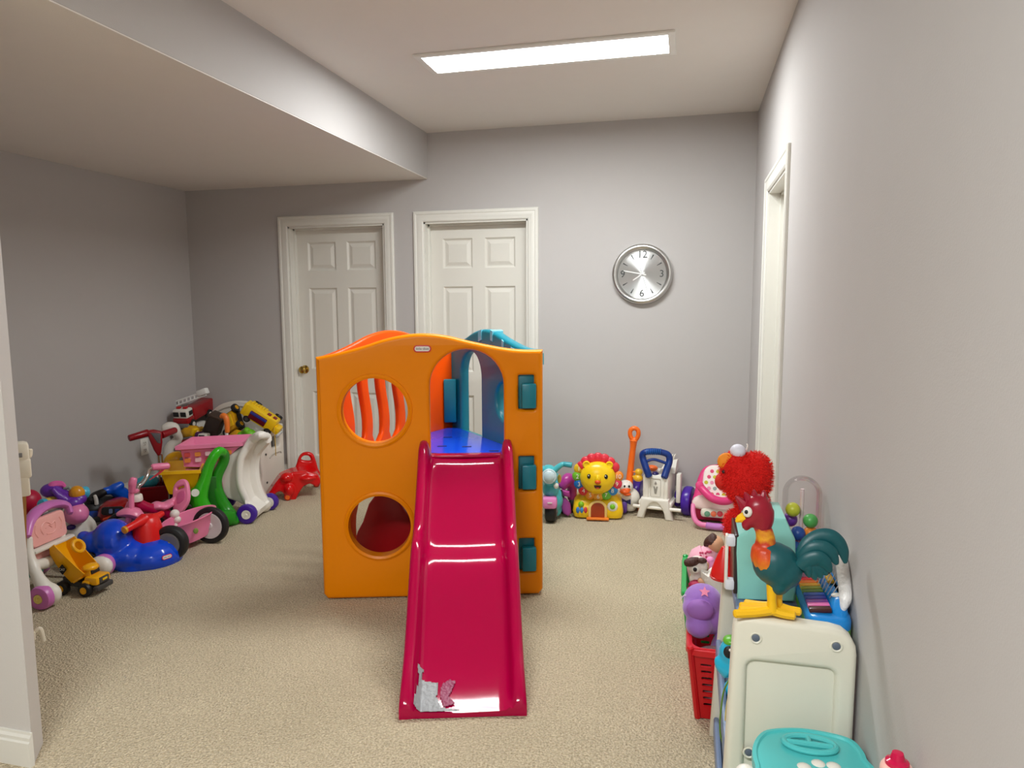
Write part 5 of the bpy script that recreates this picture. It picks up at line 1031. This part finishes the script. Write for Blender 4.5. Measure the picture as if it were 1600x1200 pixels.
up_s = obj('upper_shell', g, PBL, t, 50, label='blue upper shell')
obj('console', G().loft([rrz(.012, ya+.02, xb-.006, yb, .02, .055), rrz(.02, ya+.05, xb-.006, yb, .018, .09), rrz(.03, ya+.06, xb-.01, yb, .012, .094)]), PBL, up_s, 50)
keys = [(215, 35, 50), (225, 110, 30), (236, 170, 30), (150, 160, 40), (90, 130, 40), (40, 90, 190), (50, 60, 170), (130, 60, 150), (225, 110, 170), (70, 30, 24)]
for k, c_ in enumerate(keys): obj('key', G().box((-.014, yb-.012-.0215*k, .066), (.052, .019, .012), .003, rotm(0, -6)), mat(c_, .3), t)
obj('amber_button', G().box((.028, .02, .1), (.018, .05, .01), .004), mat((225, 175, 50), .3), up_s); obj('white_button', G().ell((.032, -.072, .092), (.016, .012, .006)), WHT, up_s)
hp = [q(1276, 852, -3.0), q(1290, 848, -3.03), q(1305, 858, -3.08), q(1316, 880, -3.13), q(1321, 910, -3.17), q(1321, 935, -3.2), q(1317, 953, -3.21)]
hp = [V((min(v.x, .046), v.y, v.z)) for v in hp]
obj('arched_handle', G().tube(hp, [.008, .014, .015, .016, .016, .015, .006], 10), mat((236, 234, 232), .3, bump=.4, bscale=90), t, label='white glitter arched handle')
sg = G()
for k in range(9):
    a = hp[1].lerp(hp[4], k/8) if k else hp[1]; sg.tube([a+V((-.008, 0, 0)), V((a.x-.03, a.y+.01, .08))], .0012, 5, 0)
obj('strings', sg, mat((210, 210, 212), .3), t, kind='stuff')
# --- ball popper dome
t = thing('ball_popper', 'clear plastic dome toy with coloured balls inside standing by the right wall on the shelf', 'toy', (.345, -2.775, ZT))
gl = bpy.data.materials.new('clear_plastic'); gl.use_nodes = True; nt = gl.node_tree; nt.nodes.remove(nt.nodes['Principled BSDF'])
tr = nt.nodes.new('ShaderNodeBsdfTransparent'); tr.inputs[0].default_value = (.95, .95, .95, 1); gs = nt.nodes.new('ShaderNodeBsdfGlossy'); gs.inputs['Roughness'].default_value = .06
lw_ = nt.nodes.new('ShaderNodeLayerWeight'); lw_.inputs[0].default_value = .25; mxs = nt.nodes.new('ShaderNodeMixShader'); mu_ = nt.nodes.new('ShaderNodeMath'); mu_.operation = 'MULTIPLY'; mu_.inputs[1].default_value = .35; nt.links.new(lw_.outputs['Fresnel'], mu_.inputs[0]); nt.links.new(mu_.outputs[0], mxs.inputs[0]); nt.links.new(tr.outputs[0], mxs.inputs[1]); nt.links.new(gs.outputs[0], mxs.inputs[2]); nt.links.new(mxs.outputs[0], nt.nodes['Material Output'].inputs[0])
r_ = .056; zt = .30
pr = [(r_, .03), (r_, zt-r_)] + [(r_*math.cos(R(a)), zt-r_+r_*math.sin(R(a))) for a in range(10, 90, 10)] + [(0, zt)]
pi_ = [(max(a-.0015, 0), b_-.0015) for a, b_ in pr[::-1]]
obj('dome', G().lathe(pr, None, 40, False), gl, t, 70, label='clear domed tube')
bp0 = obj('base', G().lathe([(.058, 0), (.06, .01), (.058, .035), (.05, .04), (0, .04)], None, 32), mat((228, 150, 170), .35), t)
for (x, y, z, c_) in ((-.028, -.02, .20, (200, 205, 60)), (-.03, .01, .16, (120, 60, 170)), (-.012, -.03, .13, (50, 90, 175)), (.022, -.025, .17, (90, 180, 90)), (.025, -.02, .13, (240, 140, 50)), (.0, .02, .10, (220, 60, 60)), (.02, -.028, .085, (245, 150, 90)), (-.02, -.03, .085, (60, 110, 190)), (-.025, .02, .065, (235, 200, 60)), (.02, .02, .065, (230, 90, 150))): obj('ball', G().ell((x, y, z), .0215), mat(c_, .35), t)
obj('core_tube', G().cyl((0, 0, .04), (0, 0, .26), .006), mat((225, 205, 205), .3), t)
# --- blue bird toy in the middle tray and its cords
q = lambda px, py, d=0.0: w(px, py, -3.02+d)-V((.16, -3.0, .31))
t = thing('blue_bird_toy', 'shiny sky blue toy bird with a pointed beak in the middle tray', 'toy bird', (.16, -3.0, .31))
SB = mat((40, 178, 214), .2, vary=.03); g = G().ell(q(1147, 1020), (.042, .045, .042)).ell(q(1146, 1040), (.034, .04, .034)).tube([q(1138, 1042, -.01), q(1127, 1036, -.01), q(1118, 1028, -.01)], [.036, .024, .006], 12).ell((0, 0, .03), (.04, .04, .03)).blend(.005, 4); obj('body', g, SB, t, 70)
obj('eye', G().ell(q(1139, 1019, -.042), (.015, .008, .018)), BLK, t); obj('eye_glint', G().ell(q(1141, 1016, -.05), .004), WHT, t); obj('crest', G().ell(q(1142, 1001), (.022, .025, .014)), mat((100, 180, 50), .35), t)
for nm_, c_, pts in (('green_cord', (96, 134, 40), ((1142, 1050), (1139, 1062), (1131, 1080), (1127, 1105), (1125, 1130), (1126, 1150), (1132, 1168))), ('yellow_cord', (206, 186, 110), ((1142, 1070), (1139, 1085), (1135, 1105), (1133, 1130), (1134, 1150), (1138, 1162)))):
    pv = [w(px, py, -3.18+(.12 if k == 0 else 0))-V((.16, -3.0, .31)) for k, (px, py) in enumerate(pts)]; obj(nm_, G().tube(pv, .0022, 6), mat(c_, .6), t)
# --- baskets
def basket(name, label, y0_, y1_, x0_, x1_, zr, c_, hole=(5, 7)):
    t = thing(name, label, 'basket', ((x0_+x1_)/2, (y0_+y1_)/2, 0)); m_ = mat(c_, .3, vary=.03); hx, hy = (x1_-x0_)/2, (y1_-y0_)/2; s = .80; th = .006
    def wall(a, b_, a2, b2, n):
        a, b_, a2, b2 = V(a), V(b_), V(a2), V(b2); Lt, Lb = (b_-a).length, (b2-a2).length; hh = ((a+b_)/2-(a2+b2)/2).length
        m = fm((a2+b2)/2, b_-a, (a+b_)/2-(a2+b2)/2); hs = []
        nx, nz = n
        for i in range(nx):
            for j in range(nz):
                x = (i+.5)/nx-.5; z = hh*(.16+.66*(j+.5)/nz); wx = Lb+(Lt-Lb)*z/hh; hs.append(rrect(x*wx*.86-.36*wx*.86/nx, z-.22*hh*.66/nz, x*wx*.86+.36*wx*.86/nx, z+.22*hh*.66/nz, .004, 2))
        return G().plate([(-Lb/2, 0), (Lb/2, 0), (Lt/2, hh), (-Lt/2, hh)], th, m, hs)
    T = [(-hx, -hy, zr), (hx, -hy, zr), (hx, hy, zr), (-hx, hy, zr)]; B = [(x*s, y*s*1.04, .004) for x, y, z in T]
    for k in range(4): obj('basket_wall', wall(T[k], T[(k+1) % 4], B[k], B[(k+1) % 4], hole if k % 2 == 0 else (hole[0]+2, hole[1])), m_, t)
    for k in range(4): obj('corner_post', G().tube([B[k], T[k]], .012, 8, 0), m_, t)
    obj('basket_floor', G().plate([(x, y) for x, y, z in B], .008, MX.Translation((0, 0, .006))), m_, t)
    obj('rim', G().loft([[V((x*(hx+e)/hx, y*(hy+e)/hy, z)) for x, y in rrect(-hx, -hy, hx, hy, .04, 4)] for e, z in ((-.006, zr), (.012, zr-.004), (.015, zr-.022), (.010, zr-.024), (.008, zr-.008), (-.003, zr-.004))], cap=False), m_, t, 30); return t
basket('toy_basket', 'red lattice plastic basket holding a purple plush beside the shelf', -2.635, -2.225, .030, .34, .272, (200, 14, 26), (5, 7))
basket('toy_basket', 'green plastic basket holding dolls behind the red basket', -2.19, -1.76, .008, .33, .285, (20, 160, 74), (5, 7))
q = lambda px, py, y: w(px, py, y)
o = V((.15, -2.45, .012)); t = thing('purple_plush', 'lilac purple plush toy with a pink star lying in the red basket', 'soft toy', o)
LP = mat((150, 104, 190), .75, bump=.1, bscale=200, vary=.08, sheen=.4)
g = G().ell(q(1098, 938, -2.45)-o, (.07, .07, .06)).ell(q(1088, 950, -2.48)-o, (.05, .06, .045)).ell(q(1092, 976, -2.5)-o, (.048, .06, .045)).ell(q(1108, 960, -2.44)-o, (.06, .07, .07)).ell((.03, .0, .16), (.08, .09, .1)).ell((.02, .0, .06), (.08, .1, .07)).blend(.007, 4); obj('body', g, LP, t, 70)
obj('star_patch', G().plate([(.02*math.cos(R(90+36*k))*(1 if k % 2 == 0 else .45), .02*math.sin(R(90+36*k))*(1 if k % 2 == 0 else .45)) for k in range(10)], .004, MX.Translation(q(1101, 925, -2.513)-o) @ rotm(50) ), mat((240, 140, 175), .6), t)
obj('muzzle_patch', G().ell(q(1094, 953, -2.52)-o, (.048, .03, .038)), mat((150, 100, 180), .7), t)
obj('whiskers', G().tube([q(1080, 935, -2.47)-o, q(1070, 930, -2.47)-o, q(1064, 936, -2.47)-o], .0018, 5).tube([q(1080, 940, -2.47)-o, q(1068, 942, -2.47)-o], .0018, 5, 0), mat((220, 205, 225), .5), t, kind='stuff')
o = V((.12, -2.56, .012)); t = thing('knitted_cloth', 'greyish mauve knitted cloth crumpled in the near end of the red basket', 'cloth', o)
g = G().ell((.0, .0, .19), (.085, .05, .045)).ell((.07, .0, .18), (.09, .05, .04)).ell((-.01, 0, .10), (.06, .05, .09)).ell((.05, 0, .05), (.09, .045, .04)).blend(.008, 3); obj('cloth', g, mat((150, 120, 126), .9, bump=.8, bscale=120, vary=.3), t, 70); obj('paper_tag', G().box((.04, -.045, .225), (.035, .02, .004), .001, rotm(30, 20)), mat((225, 205, 185), .6), t)
# dolls
SKN = mat((214, 160, 122), .5, vary=.03); HBR = mat((70, 36, 26), .5, bump=.4, bscale=120, vary=.2)
o = V((.13, -1.97, .012)); t = thing('doll', 'brown haired doll in a pink patterned dress leaning out of the green basket', 'doll', o)
P = lambda px, py, y=-1.98: q(px, py, y)-o
g = G().ell(P(1118, 850), (.036, .04, .036)); obj('head', g, SKN, t); obj('hair', G().ell(P(1114, 846), (.03, .036, .024)).tube([P(1118, 842), P(1107, 848), P(1104, 858)], [.03, .022, .01], 10).blend(.006, 2), HBR, t, 70, label='brown hair')
dm = mat((240, 178, 196), .7, vary=.05); dr = obj('dress', G().tube([P(1113, 858), P(1105, 870), P(1097, 884), V((0, 0, .05))], [.032, .05, .065, .06], 16), dm, t, 60, label='pink patterned dress'); rng = random.Random(5)
for k in range(16): 
    c = P(1094+rng.uniform(0, 18), 860+rng.uniform(0, 18), -2.03); obj('dress_dot', G().ell(c, (.005, .004, .005)), mat((200, 70, 110), .7), dr)
obj('sleeve', G().ell(P(1112, 884, -2.05), (.022, .025, .03)).ell(P(1110, 876, -2.05), (.018, .02, .018)).blend(.005, 2), mat((240, 150, 200), .6), t, 70); ar = obj('arm', G().tube([P(1110, 880, -2.05), P(1100, 886, -2.06), P(1090, 894, -2.07), P(1083, 899, -2.07)], [.017, .018, .016, .012], 10), SKN, t)
for k in range(4): obj('finger', G().tube([P(1084, 897+1.3*k, -2.07), P(1080, 898+1.5*k, -2.075), P(1078, 899+1.4*k, -2.07)], [.004, .0035, .003], 6), SKN, ar)
obj('thumb', G().tube([P(1086, 896, -2.075), P(1084, 892.5, -2.08), P(1081, 892.5, -2.08)], [.0045, .004, .003], 6), SKN, ar)
o = V((.08, -2.03, .012)); t = thing('puppy_plush', 'white faced plush puppy with brown ears and a big round eye in the green basket', 'soft toy', o)
P = lambda px, py, y=-2.07: q(px, py, y)-o
g = G().ell(P(1090, 884), (.042, .045, .042)).ell(P(1092, 905), (.04, .04, .04)).ell((.03, .02, .08), (.06, .07, .08)).blend(.007, 3); obj('body', g, mat((226, 214, 206), .8, bump=.3, bscale=140), t, 70)
obj('ear', G().tube([P(1092, 876, -2.09), P(1082, 878, -2.10), P(1071, 880, -2.10)], [.014, .02, .014], 10), HBR, t); obj('brow', G().ell(P(1097, 876, -2.105), (.02, .014, .012)), HBR, t); obj('eye_patch', G().ell(P(1087, 890, -2.112), (.016, .008, .016)), WHT, t); obj('pupil', G().ell(P(1086, 890, -2.12), (.008, .005, .009)), BLK, t)
o = V((.14, -2.12, .012)); t = thing('small_doll', 'small doll in a dark red ruffle and white skirt below the other doll', 'doll', o)
P = lambda px, py, y=-2.13: q(px, py, y)-o
obj('ruffle', G().ell(P(1088, 914), (.03, .03, .02)).ell(P(1080, 922), (.02, .02, .016)).tube([P(1076, 912), P(1086, 916), P(1098, 914)], [.006, .02, .012], 8).blend(.005, 1), mat((170, 20, 70), .6, bump=.5, bscale=100, vary=.2), t, 70); obj('skirt', G().tube([P(1104, 906), P(1110, 900), (.05, 0, .12), (.03, 0, .02)], [.02, .035, .04, .05], 12), WHT, t, 60); obj('legs', G().tube([P(1092, 908), P(1100, 909), P(1106, 906)], [.014, .016, .016], 10), SKN, t); obj('belt', G().tube([P(1090, 922), P(1104, 920), P(1112, 924)], .012, 8), mat((50, 48, 62), .5), t)
# --- teal play stand in the foreground
Z0 = .45
otl = [(1180, 1194), (1176, 1168), (1186, 1148), (1205, 1139), (1250, 1137.5), (1298, 1145), (1330, 1155), (1346, 1170), (1354, 1186), (1357, 1210), (1200, 1222)]
pts = [floor_at(x, y, Z0) for x, y in otl]
o = V((.28, -3.45, 0)); t = thing('teal_toy_case', 'teal toy case with an oval moulded grip on its lid in front of the shelf', 'toy case', o)
AQ2 = mat((84, 196, 196), .28, vary=.02); p2 = [(p.x-o.x, p.y-o.y) for p in pts]; cx_ = sum(p[0] for p in p2)/len(p2); cy_ = sum(p[1] for p in p2)/len(p2)
sm_ = sm2(p2, 4); sc_ = lambda s: [(cx_+(x-cx_)*s, cy_+(y-cy_)*s) for x, y in sm_]
obj('body', G().loft([[V((x, y, z)) for x, y in sc_(s)] for s, z in ((.86, .0), (.92, .06), (.95, Z0-.03), (.96, Z0-.012))]), AQ2, t, 50); lid = obj('lid', G().loft([[V((x, y, z)) for x, y in sc_(s)] for s, z in ((.95, Z0-.03), (1.0, Z0-.026), (1.015, Z0-.012), (1.0, Z0), (.93, Z0), (.90, Z0-.005), (.2, Z0-.003))]), AQ2, t, 40)
ec = floor_at(1265, 1165, Z0)-o; ov = lambda a, b_: [V((ec.x+a*math.cos(2*PI*k/32)+.012*math.sin(2*PI*k/32)*0, ec.y+b_*math.sin(2*PI*k/32), Z0+.004)) for k in range(32)]
obj('oval_grip', G().tube(ov(.055, .030), .007, 8, 0, True, flat=.9), AQ2, lid); obj('grip_bar', G().tube([ec+V((-.048, 0, .003)), ec+V((.048, 0, .003))], .007, 8, 0), AQ2, lid); obj('grip_bar', G().tube([ec+V((.0, 0, .003)), ec+V((.0, .027, .003))], .006, 8, 0), AQ2, lid)
fz = Z0-.01
for k in range(5): c = floor_at(1192+5*k, 1199, Z0-.02)-o; obj('grille_slot', G().box(c+V((0, -.004, .0)), (.004, .012, .02), .001), mat((20, 60, 70), .5), t)
for k, (px, py) in enumerate(((1165, 1207), (1256, 1205), (1278, 1200), (1302, 1204))):
    c = floor_at(px, py, Z0-.015)-o; kn = obj('white_knob', G().ell(c, (.021, .02, .016)), WHT, t); obj('knob_stem', G().cyl(c, c+V((0, .02, -.06)), .012), WHT, kn)
# --- pink bottle on a box below the frame
o = V((.345, -3.74, 0)); t = thing('storage_box', 'plain white storage box under the pink bottle by the right wall', 'box', o); obj('box', G().box((0, 0, .22), (.11, .12, .43), .008), WHT, t); obj('lid', G().box((0, 0, .442), (.115, .125, .02), .006), mat((225, 222, 218), .4), t)
bt = w(1403, 1176, -3.74); o = V((bt.x, -3.74, .452)); t = thing('pink_bottle', 'pale pink bottle with a glossy crimson cap at the bottom right corner', 'bottle', o)
zc = w(1403, 1194, -3.74).z-.452; zt_ = bt.z-.452
obj('bottle_body', G().lathe([(.024, 0), (.027, .005), (.027, zc*.95), (.025, zc*.98), (.022, zc)], None, 28), mat((240, 190, 180), .35), t); obj('cap', G().lathe([(.02, zc-.004), (.019, zc+.006), (.0125, zc+.01), (.0115, zt_-.008), (.009, zt_), (0, zt_+.003)], None, 28), mat((190, 10, 66), .15), t, label='glossy crimson cap')
